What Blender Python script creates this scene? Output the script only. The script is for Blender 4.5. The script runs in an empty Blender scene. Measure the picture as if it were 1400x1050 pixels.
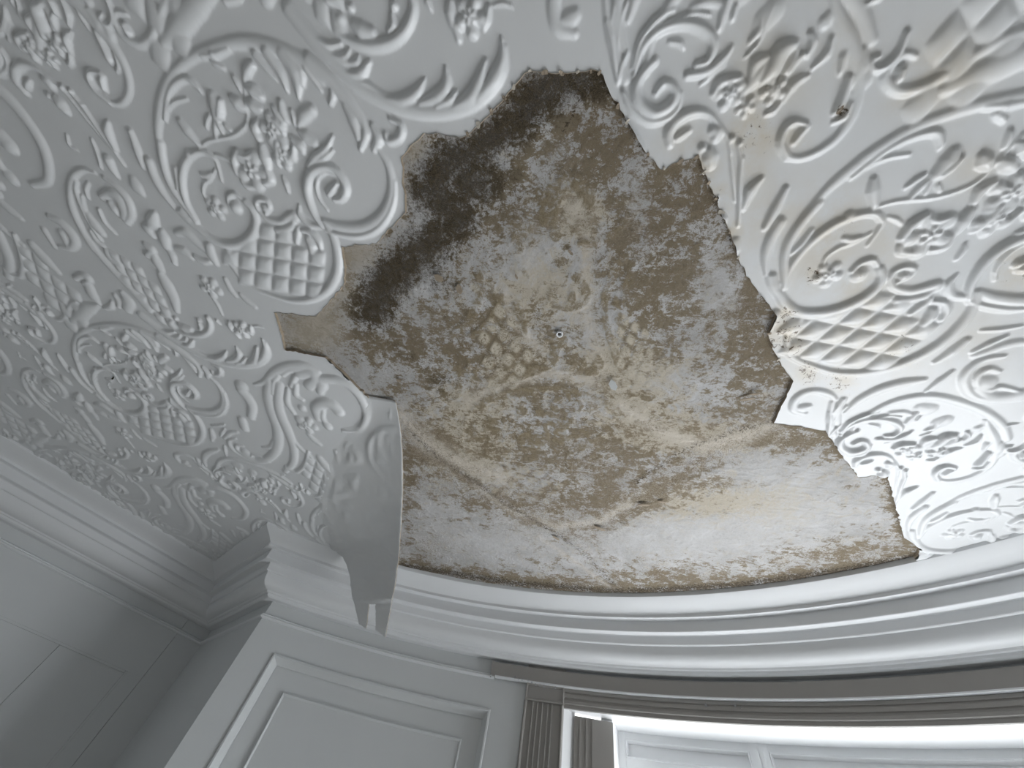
import bpy, math, random
import numpy as np
from mathutils import Matrix

random.seed(7)
rng = np.random.default_rng(7)
SC = bpy.context.scene
COL = SC.collection

# ------------------------------------------------------------------ camera
CEIL = 2.90                 # ceiling height (m); the camera is held 1 m below it
F = 526.0                   # focal length in pixels of the 1400 x 1050 frame
ZV = (808.0, 155.0)         # pixel where straight-up vanishes
CAMZ = CEIL - 1.0
_Z = np.array([ZV[0] - 700, -(ZV[1] - 525), -F], float); _Z /= np.linalg.norm(_Z)
_EX = np.array([1, 0, 0.]) - _Z * _Z[0]; _EX /= np.linalg.norm(_EX)
_EY = np.cross(_Z, _EX)
cam_d = bpy.data.cameras.new('camera')
cam_d.sensor_fit = 'HORIZONTAL'; cam_d.sensor_width = 36.0
cam_d.lens = 36.0 * F / 1400.0
cam_d.clip_start = 0.02
cam = bpy.data.objects.new('camera', cam_d); COL.objects.link(cam)
M = Matrix.Identity(4)
for r, v in enumerate((_EX, _EY, _Z)):
    for k in range(3):
        M[r][k] = v[k]
M[2][3] = CAMZ
cam.matrix_world = M
SC.camera = cam

# ------------------------------------------------------------------ exposure
SC.view_settings.view_transform = 'Standard'
SC.view_settings.look = 'None'
SC.view_settings.gamma = 1.0
SC.view_settings.use_curve_mapping = False
SC.view_settings.exposure = 0.0

# ------------------------------------------------------------------ world: overcast sky over pale ground
SKY = 9.6
world = bpy.data.worlds.new('daylight'); SC.world = world
world.use_nodes = True
wn = world.node_tree.nodes; wl = world.node_tree.links
wn.clear()
w_out = wn.new('ShaderNodeOutputWorld'); w_bg = wn.new('ShaderNodeBackground')
w_tc = wn.new('ShaderNodeTexCoord'); w_sep = wn.new('ShaderNodeSeparateXYZ')
w_ramp = wn.new('ShaderNodeValToRGB'); w_map = wn.new('ShaderNodeMapRange')
w_map.inputs['From Min'].default_value = -0.12; w_map.inputs['From Max'].default_value = 0.12
w_ramp.color_ramp.elements[0].color = (0.80, 0.82, 0.84, 1)
w_ramp.color_ramp.elements[1].color = (0.80, 0.90, 1.00, 1)
wl.new(w_tc.outputs['Generated'], w_sep.inputs[0]); wl.new(w_sep.outputs['Z'], w_map.inputs['Value'])
wl.new(w_map.outputs[0], w_ramp.inputs[0]); wl.new(w_ramp.outputs[0], w_bg.inputs['Color'])
w_bg.inputs['Strength'].default_value = SKY
wl.new(w_bg.outputs[0], w_out.inputs[0])

# ------------------------------------------------------------------ plan of the room (metres, camera at 0,0)
CB = np.array([-.378, -.384]); RB = 2.384        # centre and radius of the bow at the cornice's ceiling edge
PJ = 0.30                                        # cornice projection
RW = RB + PJ
NL = np.array([-.796, .605]); NL /= np.linalg.norm(NL)   # outward normal of the left wall
DL = np.array([NL[1], -NL[0]])                   # along the left wall, towards the bow
LOFF = 3.014
def ray(p):
    d = np.array([p[0] - 700, -(p[1] - 525), -F], float)
    return np.array([d @ _EX, d @ _EY, d @ _Z])
def pl(p):
    r = ray(p); return r[:2] / r[2]
def pix(P, zd=0.0):
    """pixel of plan points P (n,2) at drop zd below the ceiling"""
    P = np.atleast_2d(P); h = 1.0 - zd
    d = P[:, :1] * _EX + P[:, 1:2] * _EY + (np.ones((len(P), 1)) * np.reshape(h, (-1, 1))) * _Z
    return np.c_[700 + d[:, 0] / -d[:, 2] * F, 525 - d[:, 1] / -d[:, 2] * F]
def px_scale(p):
    """pixels per metre on the ceiling at pixel p (geometric mean)"""
    q = pl(p); e = 1e-3
    a = (pix(q + [e, 0]) - pix(q))[0] / e; b = (pix(q + [0, e]) - pix(q))[0] / e
    return math.sqrt(abs(a[0] * b[1] - a[1] * b[0]))
CC = pl((362, 716))                              # salient corner of the cornice
UR = np.array([-.738, .674]); UR /= np.linalg.norm(UR)
NR = np.array([-UR[1], UR[0]]);  NR = NR if NR[0] > 0 else -NR
def corner_in(d):                                # left wall meets the return
    A = np.array([NL, NR]); return np.linalg.solve(A, [LOFF + d, NR @ CC + d])
def corner_out(d):                               # return meets the bow
    o = CC + NR * d; b = (o - CB) @ UR; q = (o - CB) @ (o - CB) - (RB + d) ** 2
    s = math.sqrt(max(b * b - q, 0)); t = -b + s if abs(-b + s) < abs(-b - s) else -b - s
    return o + UR * t
def mirror(P):
    v = np.asarray(P) - CB; return CB + 2 * (v @ DL) * DL - v
AX = math.degrees(math.atan2(DL[1], DL[0]))
def ang(P): v = np.asarray(P) - CB; return math.degrees(math.atan2(v[1], v[0]))
def cyl(th, r): t = math.radians(th); return CB + r * np.array([math.cos(t), math.sin(t)])

# ------------------------------------------------------------------ daylight portals at the window openings
def add_portal(name, th, w, h, zc, r):
    ld = bpy.data.lights.new(name, 'AREA'); ld.shape = 'RECTANGLE'; ld.size = w; ld.size_y = h
    ld.cycles.is_portal = True          # gives off nothing itself: only guides the sky's light through the glass
    o = bpy.data.objects.new(name, ld); COL.objects.link(o)
    p = cyl(th, r); t = math.radians(th)
    inward = np.array([-math.cos(t), -math.sin(t), 0]); side = np.array([-math.sin(t), math.cos(t), 0])
    # light shines along its local -Z
    z = -inward; y = np.array([0, 0, 1.]); x = np.cross(y, z)
    m = Matrix.Identity(4)
    for r_ in range(3):
        m[r_][0], m[r_][1], m[r_][2] = x[r_], y[r_], z[r_]
    m[0][3], m[1][3], m[2][3] = p[0], p[1], zc
    o.matrix_world = m
for k in range(5):
    add_portal('bow_window_daylight_%s_offscreen' % 'abcde'[k], 74.3 - 4.3 - 8.62 * k, 0.47, 1.52, CEIL - 1.31, 2.98)

# ================================================================== helpers
def new_mat(name, rgb, rough=0.5, bump=0.0, bscale=60.0, var=0.0, vscale=3.0, metal=0.0, spec=0.4):
    m = bpy.data.materials.new(name); m.use_nodes = True
    nt = m.node_tree; b = nt.nodes['Principled BSDF']
    b.inputs['Base Color'].default_value = (*rgb, 1); b.inputs['Roughness'].default_value = rough
    b.inputs['Metallic'].default_value = metal
    b.inputs['Specular IOR Level'].default_value = spec
    tc = nt.nodes.new('ShaderNodeTexCoord')
    if var > 0:
        n = nt.nodes.new('ShaderNodeTexNoise'); n.inputs['Scale'].default_value = vscale
        n.inputs['Detail'].default_value = 6; n.inputs['Roughness'].default_value = .6
        nt.links.new(tc.outputs['Object'], n.inputs['Vector'])
        mx = nt.nodes.new('ShaderNodeMix'); mx.data_type = 'RGBA'
        mx.inputs[6].default_value = (*[c * (1 - var) for c in rgb], 1)
        mx.inputs[7].default_value = (*[min(1, c * (1 + var)) for c in rgb], 1)
        nt.links.new(n.outputs['Fac'], mx.inputs[0]); nt.links.new(mx.outputs[2], b.inputs['Base Color'])
    if bump > 0:
        n2 = nt.nodes.new('ShaderNodeTexNoise'); n2.inputs['Scale'].default_value = bscale
        n2.inputs['Detail'].default_value = 5
        nt.links.new(tc.outputs['Object'], n2.inputs['Vector'])
        bp = nt.nodes.new('ShaderNodeBump'); bp.inputs['Strength'].default_value = bump
        bp.inputs['Distance'].default_value = 0.004
        nt.links.new(n2.outputs['Fac'], bp.inputs['Height']); nt.links.new(bp.outputs[0], b.inputs['Normal'])
    return m

def mesh_np(name, V, Fq, mat=None, smooth=True, parent=None, normals=None, attrs=None):
    V = np.asarray(V, np.float32); me = bpy.data.meshes.new(name)
    if isinstance(Fq, np.ndarray):
        k = Fq.shape[1]; nf = len(Fq)
        me.vertices.add(len(V)); me.vertices.foreach_set('co', V.ravel())
        me.loops.add(nf * k); me.loops.foreach_set('vertex_index', Fq.astype(np.int32).ravel())
        me.polygons.add(nf)
        me.polygons.foreach_set('loop_start', np.arange(0, nf * k, k, dtype=np.int32))
        me.polygons.foreach_set('loop_total', np.full(nf, k, np.int32))
        me.update(calc_edges=True)
    else:
        me.from_pydata([tuple(map(float, v)) for v in V], [], [tuple(map(int, f)) for f in Fq]); me.update()
    me.polygons.foreach_set('use_smooth', np.full(len(me.polygons), smooth, bool))
    if attrs:
        for k2, a in attrs.items():
            at = me.attributes.new(k2, 'FLOAT', 'POINT'); at.data.foreach_set('value', np.asarray(a, np.float32))
    if normals is not None:
        me.normals_split_custom_set_from_vertices(np.asarray(normals, np.float32).tolist())
    o = bpy.data.objects.new(name, me); COL.objects.link(o)
    if mat: me.materials.append(mat)
    if parent: o.parent = parent
    return o
def empty(name, loc=(0, 0, 0)):
    o = bpy.data.objects.new(name, None); COL.objects.link(o); o.location = loc
    o.empty_display_size = .1
    return o
def tag(o, label=None, cat=None, group=None, kind=None):
    if label: o['label'] = label
    if cat: o['category'] = cat
    if group: o['group'] = group
    if kind: o['kind'] = kind
    return o
def catmull(P, n=6):
    P = np.asarray(P, float)
    if len(P) < 3: return P
    Q = np.vstack([2 * P[0] - P[1], P, 2 * P[-1] - P[-2]]); out = []
    for i in range(1, len(Q) - 2):
        for t in np.linspace(0, 1, n, endpoint=False):
            a, b, c, d = Q[i - 1], Q[i], Q[i + 1], Q[i + 2]
            out.append(.5 * (2 * b + (c - a) * t + (2 * a - 5 * b + 4 * c - d) * t * t + (3 * b - a - 3 * c + d) * t ** 3))
    out.append(Q[-2]); return np.array(out)
def vnoise(x, y, seed=0):
    """value noise in numpy, range 0..1"""
    g = np.random.default_rng(seed).random((128, 128))
    xi = np.floor(x).astype(int); yi = np.floor(y).astype(int); fx = x - xi; fy = y - yi
    fx = fx * fx * (3 - 2 * fx); fy = fy * fy * (3 - 2 * fy)
    G = lambda a, b: g[a % 128, b % 128]
    return (G(xi, yi) * (1 - fx) + G(xi + 1, yi) * fx) * (1 - fy) + (G(xi, yi + 1) * (1 - fx) + G(xi + 1, yi + 1) * fx) * fy
def fbm(x, y, oct=5, seed=0, gain=.55):
    s = 0; a = 1; tot = 0
    for o in range(oct):
        s = s + a * vnoise(x * 2 ** o + 17.3 * o, y * 2 ** o - 9.1 * o, seed + o); tot += a; a *= gain
    return s / tot

# ------------------------------------------------------------------ materials
MAT_TRIM = new_mat('cornice_paint', (.82, .835, .85), .38, .10, 35, .03, 2.0)
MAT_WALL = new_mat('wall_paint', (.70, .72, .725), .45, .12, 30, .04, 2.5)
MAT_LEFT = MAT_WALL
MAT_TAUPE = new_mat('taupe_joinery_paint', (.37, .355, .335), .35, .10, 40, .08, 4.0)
MAT_FRAME = new_mat('window_frame_paint', (.91, .92, .93), .35, .05, 40, .02, 3.0)
MAT_PANEL = MAT_FRAME
MAT_FLOOR = new_mat('floor_wood', (.50, .45, .39), .5, .1, 20, .15, 3.0)
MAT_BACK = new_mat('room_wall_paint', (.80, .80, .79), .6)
MAT_TORN = new_mat('torn_paper_core', (.36, .30, .23), .8, .4, 200, .35, 60.0)
MAT_SCRAP = new_mat('soiled_paper_scrap', (.58, .54, .47), .7, .2, 120, .2, 40)
def glass_mat():
    m = bpy.data.materials.new('window_glass'); m.use_nodes = True; nt = m.node_tree; nt.nodes.clear()
    o = nt.nodes.new('ShaderNodeOutputMaterial'); mx = nt.nodes.new('ShaderNodeMixShader')
    t = nt.nodes.new('ShaderNodeBsdfTransparent'); g = nt.nodes.new('ShaderNodeBsdfGlossy'); g.inputs['Roughness'].default_value = .02
    mx.inputs[0].default_value = .07
    nt.links.new(t.outputs[0], mx.inputs[1]); nt.links.new(g.outputs[0], mx.inputs[2]); nt.links.new(mx.outputs[0], o.inputs[0])
    return m
MAT_GLASS = glass_mat()
def water_mat():
    m = bpy.data.materials.new('water'); m.use_nodes = True; b = m.node_tree.nodes['Principled BSDF']
    b.inputs['Base Color'].default_value = (.95, .97, 1, 1); b.inputs['Roughness'].default_value = .02
    b.inputs['Transmission Weight'].default_value = .85; b.inputs['IOR'].default_value = 1.33
    return m
MAT_WATER = water_mat()

class NG:
    """short node-graph helper"""
    def __init__(s, m): s.nt = m.node_tree; s.n = s.nt.nodes; s.l = s.nt.links
    def attr(s, name):
        a = s.n.new('ShaderNodeAttribute'); a.attribute_name = name; return a.outputs['Fac']
    def noise(s, scale, detail=6, rough=.6, dist=0.0, vec=None):
        a = s.n.new('ShaderNodeTexNoise'); a.inputs['Scale'].default_value = scale; a.inputs['Detail'].default_value = detail
        a.inputs['Roughness'].default_value = rough; a.inputs['Distortion'].default_value = dist
        s.l.new(vec if vec else s.co(), a.inputs['Vector']); return a.outputs['Fac']
    def co(s):
        if not hasattr(s, '_co'): s._co = s.n.new('ShaderNodeTexCoord').outputs['Object']
        return s._co
    def math(s, op, a, b=0.0, clamp=False):
        m = s.n.new('ShaderNodeMath'); m.operation = op; m.use_clamp = clamp
        for i, v in enumerate((a, b)):
            if isinstance(v, (int, float)): m.inputs[i].default_value = v
            else: s.l.new(v, m.inputs[i])
        return m.outputs[0]
    def smooth(s, v, lo, hi):
        m = s.n.new('ShaderNodeMapRange'); m.interpolation_type = 'SMOOTHSTEP'
        m.inputs['From Min'].default_value = lo; m.inputs['From Max'].default_value = hi
        s.l.new(v, m.inputs['Value']); return m.outputs[0]
    def mix(s, f, a, b):
        m = s.n.new('ShaderNodeMix'); m.data_type = 'RGBA'
        for i, v in ((0, f), (6, a), (7, b)):
            if isinstance(v, (int, float)): m.inputs[i].default_value = v
            elif isinstance(v, tuple): m.inputs[i].default_value = (*v, 1)
            else: s.l.new(v, m.inputs[i])
        return m.outputs[2]
def paper_mat():
    m = bpy.data.materials.new('embossed_paper_paint'); m.use_nodes = True; g = NG(m); b = g.n['Principled BSDF']
    b.inputs['Roughness'].default_value = .34; b.inputs['Specular IOR Level'].default_value = .5
    st = g.attr('stain'); sp = g.attr('speck')
    n1 = g.noise(9, 7, .65); n2 = g.noise(70, 6, .75, .6); n3 = g.noise(2.2, 4)
    base = g.mix(n3, (.71, .725, .735), (.76, .77, .778))
    f1 = g.math('MULTIPLY', st, g.smooth(n1, .28, .62), True)
    col = g.mix(f1, base, (.62, .54, .41))
    f2 = g.smooth(g.math('ADD', n2, g.math('MULTIPLY', sp, .34)), .69, .77)
    f2 = g.math('MULTIPLY', f2, g.smooth(sp, .05, .4))
    col = g.mix(f2, col, (.13, .095, .06))
    g.l.new(col, b.inputs['Base Color'])
    bp = g.n.new('ShaderNodeBump'); bp.inputs['Strength'].default_value = .10; bp.inputs['Distance'].default_value = .004
    g.l.new(g.noise(55, 5), bp.inputs['Height']); g.l.new(bp.outputs[0], b.inputs['Normal'])
    return m
MAT_PAPER = paper_mat()
def plaster_mat():
    m = bpy.data.materials.new('stained_plaster'); m.use_nodes = True; g = NG(m); b = g.n['Principled BSDF']
    b.inputs['Roughness'].default_value = .75; b.inputs['Specular IOR Level'].default_value = .25
    dark, brown, white, tan, cream, ghost, band, dots, swirl, crest = [g.attr(k) for k in ('dark', 'brown', 'white', 'tan', 'cream', 'ghost', 'band', 'dots', 'swirl', 'crest')]
    nA = g.noise(7, 9, .68, .5); nB = g.noise(30, 10, .76, .6); nC = g.noise(130, 9, .78, .8); nD = g.noise(420, 5, .75); nE = g.noise(17, 9, .74, 1.6)
    mp = g.n.new('ShaderNodeMapping'); mp.inputs['Rotation'].default_value = (0, 0, .15); mp.inputs['Scale'].default_value = (1, 3.0, 1)
    g.l.new(g.co(), mp.inputs['Vector']); nS = g.noise(24, 10, .76, .9, mp.outputs[0])
    mul = lambda a, k: g.math('MULTIPLY', a, k)
    add = lambda a, c: g.math('ADD', a, c)
    sub = lambda a, c: g.math('SUBTRACT', a, c)
    xA = g.smooth(nA, .3, .7)
    base = g.mix(xA, (.40, .395, .39), (.58, .58, .585))
    base = g.mix(mul(g.smooth(nD, .45, .7), .4), base, (.31, .29, .26))
    col = g.mix(mul(g.smooth(add(nE, mul(cream, .38)), .50, .72), .85), base, (.50, .445, .35))
    # brown damp staining, two sizes
    xB, xC, xS, xD, xE = [g.smooth(n, .34, .66) for n in (nB, nC, nS, nD, nE)]
    xF = g.smooth(g.noise(13, 7, .6, .3), .36, .64)
    fb = sub(add(add(mul(xB, .50), mul(xS, .40)), add(add(mul(xC, .32), mul(xF, .42)), mul(brown, .38))), mul(white, .32))
    bcol = g.mix(xC, (.10, .072, .040), (.30, .245, .165))
    bcol = g.mix(mul(xA, .45), bcol, (.20, .155, .075))
    col = g.mix(mul(g.smooth(fb, .80, 1.10), .90), col, bcol)
    fb2 = sub(add(add(mul(xC, .62), mul(xD, .34)), add(mul(xE, .22), mul(brown, .22))), mul(white, .12))
    col = g.mix(mul(g.smooth(fb2, .74, .98), .80), col, g.mix(xD, (.085, .06, .035), (.22, .17, .11)))
    # agate-like contour lines where the layers of skim and paste have delaminated
    cw = g.math('ABSOLUTE', sub(g.math('FRACT', mul(add(nE, mul(nC, .22)), 11.0)), .5))
    col = g.mix(mul(mul(g.math('SUBTRACT', 1.0, g.smooth(cw, .08, .20)), swirl), .95), col, (.14, .105, .065))
    col = g.mix(mul(mul(g.smooth(cw, .36, .46), swirl), .55), col, (.58, .53, .45))
    col = g.mix(mul(mul(g.smooth(add(mul(xC, .6), mul(xD, .4)), .25, .6), crest), .85), col, (.62, .57, .50))
    # ochre wash of the scrolls printed through
    fg = g.smooth(add(mul(ghost, .5), mul(xB, .45)), .45, .80)
    col = g.mix(mul(mul(fg, ghost), .85), col, g.mix(xC, (.17, .13, .075), (.32, .27, .185)))
    col = g.mix(mul(mul(g.smooth(add(mul(xB, .5), mul(xC, .5)), .3, .6), dots), .9), col, (.58, .53, .44))
    # tan smooth backing
    col = g.mix(mul(tan, .92), col, g.mix(xB, (.39, .34, .265), (.54, .49, .41)))
    # pale lime bloom
    fw = g.smooth(add(nC, sub(mul(white, .22), mul(dark, .35))), .60, .72)
    col = g.mix(mul(fw, .6), col, (.55, .545, .54))
    # black mould, fibrous
    fd = add(mul(dark, .95), add(mul(xB, .34), mul(xC, .42)))
    fd = mul(g.smooth(fd, .70, 1.26), g.smooth(dark, .03, .2))
    col = g.mix(mul(fd, .94), col, g.mix(g.smooth(add(mul(nD, .6), mul(nC, .4)), .42, .62), (.022, .016, .009), (.125, .098, .062)))
    # dark flecks and edge dirt
    fs = g.smooth(add(nC, add(mul(band, .20), mul(brown, .04))), .655, .74)
    col = g.mix(mul(fs, .85), col, (.05, .038, .025))
    g.l.new(col, b.inputs['Base Color'])
    bp = g.n.new('ShaderNodeBump'); bp.inputs['Strength'].default_value = .6; bp.inputs['Distance'].default_value = .006
    g.l.new(add(add(mul(nB, .8), mul(nC, .6)), mul(nD, .25)), bp.inputs['Height']); g.l.new(bp.outputs[0], b.inputs['Normal'])
    return m
MAT_PLASTER = plaster_mat()

# ================================================================== the embossed repeat
T1 = np.array([-.838, .748]); T2 = np.array([.745, .843])
L1 = np.linalg.norm(T1); L2 = np.linalg.norm(T2); E1 = T1 / L1; E2 = T2 / L2
NT = 352
ZM = dict(a=(.171429, 0, 0), b=(.171429, 200, 30), c=(.171429, 0, 160), d=(.171429, 200, 190), e=(.228571, 380, 0),
          f=(.128571, 380, 180), g=(.142857, 280, 280), h=(.171429, 0, 320), i=(.2, 820, 0), j=(.242857, 1060, 0),
          m=(.2, 980, 180), n=(.185714, 1140, 200), o=(.257143, 1040, 340), p=(.242857, 1060, 500), q=(.185714, 60, 420), r=(.2, 280, 430))
def zp(k, P):
    s, ox, oy = ZM[k]; return [(ox + s * x, oy + s * y) for x, y in P]
PRIMS = []                 # (plan polyline, halfwidths, height, group)
GROUPS = []                # part name of each group
def G(name): GROUPS.append(name)
def R(k, P, w, h=None, n=5):
    """raised stroke: points in view k, half width(s) in pixels, height in mm"""
    pp = zp(k, P); c = pp[len(pp) // 2]; s = px_scale(c)
    Q = catmull(np.array([pl(p) for p in pp]), n) if len(pp) > 2 else np.array([pl(p) for p in pp])
    ws = w if isinstance(w, (tuple, list)) else (w * .75, w, w * .7)
    wv = np.interp(np.linspace(0, 1, len(Q)), np.linspace(0, 1, len(ws)), ws) / s
    hh = 1.03 * (h if h else min(13.0, 2.2 + 1.15 * max(ws))) / 1000.
    PRIMS.append((Q, wv, hh, len(GROUPS) - 1))
def D(k, x, y, w, h=None):
    R(k, [(x, y), (x + 1, y)], (w, w), h)
def rose(k, x, y, rad, n=5, ph=0.3, h=10):
    p = zp(k, [(x, y)])[0]; s = px_scale(p); r = rad / s; c = pl(p); g = len(GROUPS) - 1
    for t in range(n):
        a = ph + t * 2 * math.pi / n; d = np.array([math.cos(a), math.sin(a)])
        PRIMS.append((np.array([c + d * r * .42, c + d * r * .68]), np.array([r * .30, r * .36]), h / 1000., g))
    for t in range(n):
        a = ph + .6 + t * 2 * math.pi / n; d = np.array([math.cos(a), math.sin(a)])
        PRIMS.append((np.array([c + d * r * .18, c + d * r * .30]), np.array([r * .15, r * .17]), (h + 3.5) / 1000., g))
    PRIMS.append((np.array([c, c + [1e-4, 0]]), np.array([r * .17, r * .17]), (h + 5.5) / 1000., g))
def lattice(k, o, u, v, cells, h=9, fill=.46):
    g = len(GROUPS) - 1
    for (a, b) in cells:
        cx, cy = o[0] + a * u[0] + b * v[0], o[1] + a * u[1] + b * v[1]
        q = [pl(p) for p in zp(k, [(cx, cy), (cx + u[0], cy + u[1]), (cx + v[0], cy + v[1])])]
        PRIMS.append((np.array([q[0], q[1] - q[0], q[2] - q[0]]), np.array([fill]), h / 1000., g, 'pillow'))

# --- the large ring and its flower spray
G('ring_scroll')
R('b', [(95, 1000), (80, 860), (95, 700), (120, 580), (190, 430), (330, 300), (510, 215), (720, 165), (900, 180), (1080, 235), (1250, 325), (1400, 430)], (5, 8, 8, 7, 8, 10, 11, 12), 8)
R('d', [(105, 30), (125, 180), (170, 330), (240, 450), (330, 570), (390, 650)], (5, 5, 4), 9)
R('d', [(250, 570), (320, 640), (400, 700), (500, 780), (620, 835), (760, 822), (845, 745), (870, 650), (840, 560), (780, 495)], (4, 5, 6, 6, 6, 5, 4), 10)
R('e', [(180, 370), (290, 460), (390, 570), (470, 680), (540, 790)], (12, 11, 9, 7), 9)
R('b', [(140, 780), (165, 600), (225, 495), (320, 455), (400, 520), (430, 560)], (3, 5, 5, 3), 8)
R('b', [(150, 720), (210, 640), (310, 610)], 3)
R('d', [(385, 630), (315, 510), (282, 390), (278, 280), (305, 180), (370, 115), (450, 100), (530, 150)], (3, 5, 5, 4, 3), 9)
G('ring_leaf')
R('b', [(440, 275), (540, 260), (650, 220)], 6); R('b', [(520, 320), (560, 340), (605, 370)], 5); D('b', 530, 265, 7)
R('b', [(870, 260), (960, 380), (1030, 465)], (7, 5, 2)); R('b', [(960, 240), (1070, 410), (1115, 545)], (9, 7, 3))
R('b', [(1080, 250), (1190, 410), (1210, 610)], (10, 12, 3), 12); R('b', [(1270, 370), (1330, 460), (1390, 550)], (6, 4, 2))
R('b', [(1130, 290), (1230, 400), (1240, 500)], (4, 6, 4))
R('c', [(1030, 110), (1090, 270), (1130, 390)], (4, 6, 4)); R('c', [(1180, 350), (1220, 470), (1290, 600), (1390, 730)], (6, 6, 3))
R('d', [(220, 230), (240, 330), (240, 400)], 4); R('d', [(270, 570), (330, 640), (380, 690)], 6)
G('flower_stem')
R('b', [(410, 1000), (480, 950), (560, 930), (680, 905), (770, 840), (800, 760), (785, 650), (772, 480)], 2.6, 5)
R('d', [(430, 80), (480, 100), (540, 160), (565, 230), (590, 330)], 3, 5); R('d', [(540, 240), (505, 310), (455, 350), (440, 420), (470, 480)], 2.5, 5)
R('d', [(540, 120), (600, 140), (650, 170)], 3, 5); R('b', [(550, 930), (540, 850), (545, 770)], 4, 6)
R('d', [(1080, 300), (1105, 350), (1122, 410)], (2, 4, 3))
G('spray_leaf')
R('b', [(775, 470), (800, 400), (835, 345)], (3, 7, 6)); R('b', [(690, 440), (720, 490), (745, 545)], 5)
R('b', [(800, 520), (850, 550), (905, 595)], (5, 9, 6)); R('b', [(800, 640), (850, 665), (905, 695)], (5, 9, 6)); R('b', [(685, 615), (725, 650), (770, 690)], (6, 9, 5))
R('b', [(260, 790), (320, 870), (405, 970)], (4, 7, 4)); D('d', 335, 120, 6); R('d', [(430, 280), (470, 290), (510, 270)], 4)
G('flower_bud')
R('b', [(520, 590), (545, 660), (555, 750)], (7, 11, 8), 11); R('b', [(585, 630), (585, 700), (580, 750)], (4, 6, 5), 13)
R('b', [(495, 750), (480, 790), (470, 840)], 4); R('b', [(560, 790), (575, 830), (600, 880)], 4); R('b', [(620, 820), (660, 860)], (3, 3))
G('rose')
rose('d', 840, 240, 27); R('d', [(720, 100), (700, 170), (720, 270)], 6, 12); R('d', [(960, 240), (985, 320), (940, 350)], 6, 11); R('d', [(740, 120), (800, 140), (850, 110)], 5, 12)
R('d', [(920, 60), (940, 140), (960, 210)], (6, 9, 6), 13); R('d', [(760, 330), (800, 370), (880, 380)], 5, 9)
G('rose')
rose('b', 1010, 860, 22, 5, .9); rose('d', 1085, 120, 20, 5, .2); R('d', [(1040, 30), (1050, 110), (1050, 200)], (5, 7, 4), 13); R('d', [(1170, 60), (1160, 140), (1090, 200)], 5, 10)
R('b', [(885, 790), (860, 850), (890, 930)], (4, 7, 5), 11); R('b', [(975, 760), (1040, 800), (1090, 880)], 6, 11)
R('b', [(1065, 640), (1080, 710), (1110, 780)], 6, 9); R('b', [(1010, 690), (1050, 750), (1090, 800)], 6, 9); R('b', [(1150, 710), (1170, 760), (1175, 810)], 4, 8)
R('b', [(1210, 820), (1250, 750), (1310, 700)], (4, 9, 8), 9); R('b', [(1215, 870), (1270, 910), (1330, 960)], (4, 9, 7), 9); R('b', [(1160, 930), (1220, 980), (1240, 1030)], (5, 8, 5), 10)
G('small_flower')
rose('d', 545, 545, 15, 5, .1, 7)
D('d', 705, 540, 8.5, 12); R('d', [(650, 520), (650, 460), (695, 432), (750, 470)], 4, 8)
G('hook_scroll')
D('d', 945, 545, 6, 9); R('d', [(885, 560), (868, 510), (900, 478), (955, 490), (975, 540), (945, 590)], 4, 8)
R('d', [(890, 570), (960, 630), (1060, 655), (1130, 620), (1165, 600), (1185, 630)], (3, 5, 6, 5), 8)
G('foot_leaf')
R('d', [(225, 745), (300, 740), (380, 810), (470, 890)], (4, 7, 6, 4), 8); R('d', [(490, 850), (505, 910), (545, 985)], (6, 7, 4), 9); R('d', [(240, 870), (290, 890), (340, 930)], 7, 8)
R('d', [(170, 880), (195, 920), (210, 980)], 5, 7); R('d', [(380, 930), (440, 965), (490, 970)], 5, 8); R('d', [(115, 730), (130, 780), (145, 840)], (4, 8, 7), 11)
R('d', [(55, 590), (40, 640), (15, 700)], (4, 7, 5), 11); R('d', [(50, 920), (70, 970), (95, 1020)], 6, 8); R('c', [(1150, 880), (1185, 910), (1210, 940)], 6, 10)
rose('g', 40, 780, 15, 5, .5, 8); R('g', [(60, 880), (110, 950), (150, 1040)], 2.5, 5); R('g', [(180, 700), (230, 800), (280, 860)], 4, 5); R('g', [(330, 850), (380, 900), (470, 970)], 4, 5)
# --- lattice basket of the ring
G('lattice_panel')
lattice('g', (585, 250), (165, 31), (-13, 157), [(0, 0), (0, 1), (0, 2), (0, 3), (1, 0), (1, 1), (1, 2), (1, 3), (2, 1), (2, 2), (2, 3), (3, 1), (3, 2), (3, 3), (-1, 1), (-1, 2), (-1, 3), (-2, 2)])
G('lattice_border')
R('g', [(1140, 150), (1220, 300), (1262, 450), (1265, 600), (1215, 740), (1110, 850), (960, 905), (800, 905), (640, 860)], (4, 6, 6, 5, 3), 9)
R('g', [(640, 860), (500, 810), (380, 740), (280, 620), (190, 500)], (3, 4, 3), 6)
R('g', [(845, 110), (835, 185), (770, 225), (690, 240)], (3, 6, 5), 9)
R('g', [(885, 215), (880, 280), (870, 350)], 5, 9); R('g', [(930, 240), (1010, 255), (1080, 330), (1100, 400)], 5, 9); R('g', [(985, 320), (1015, 380), (1020, 440)], 7, 11)
R('g', [(220, 440), (250, 500), (270, 560)], (5, 7, 3), 9)
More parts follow.
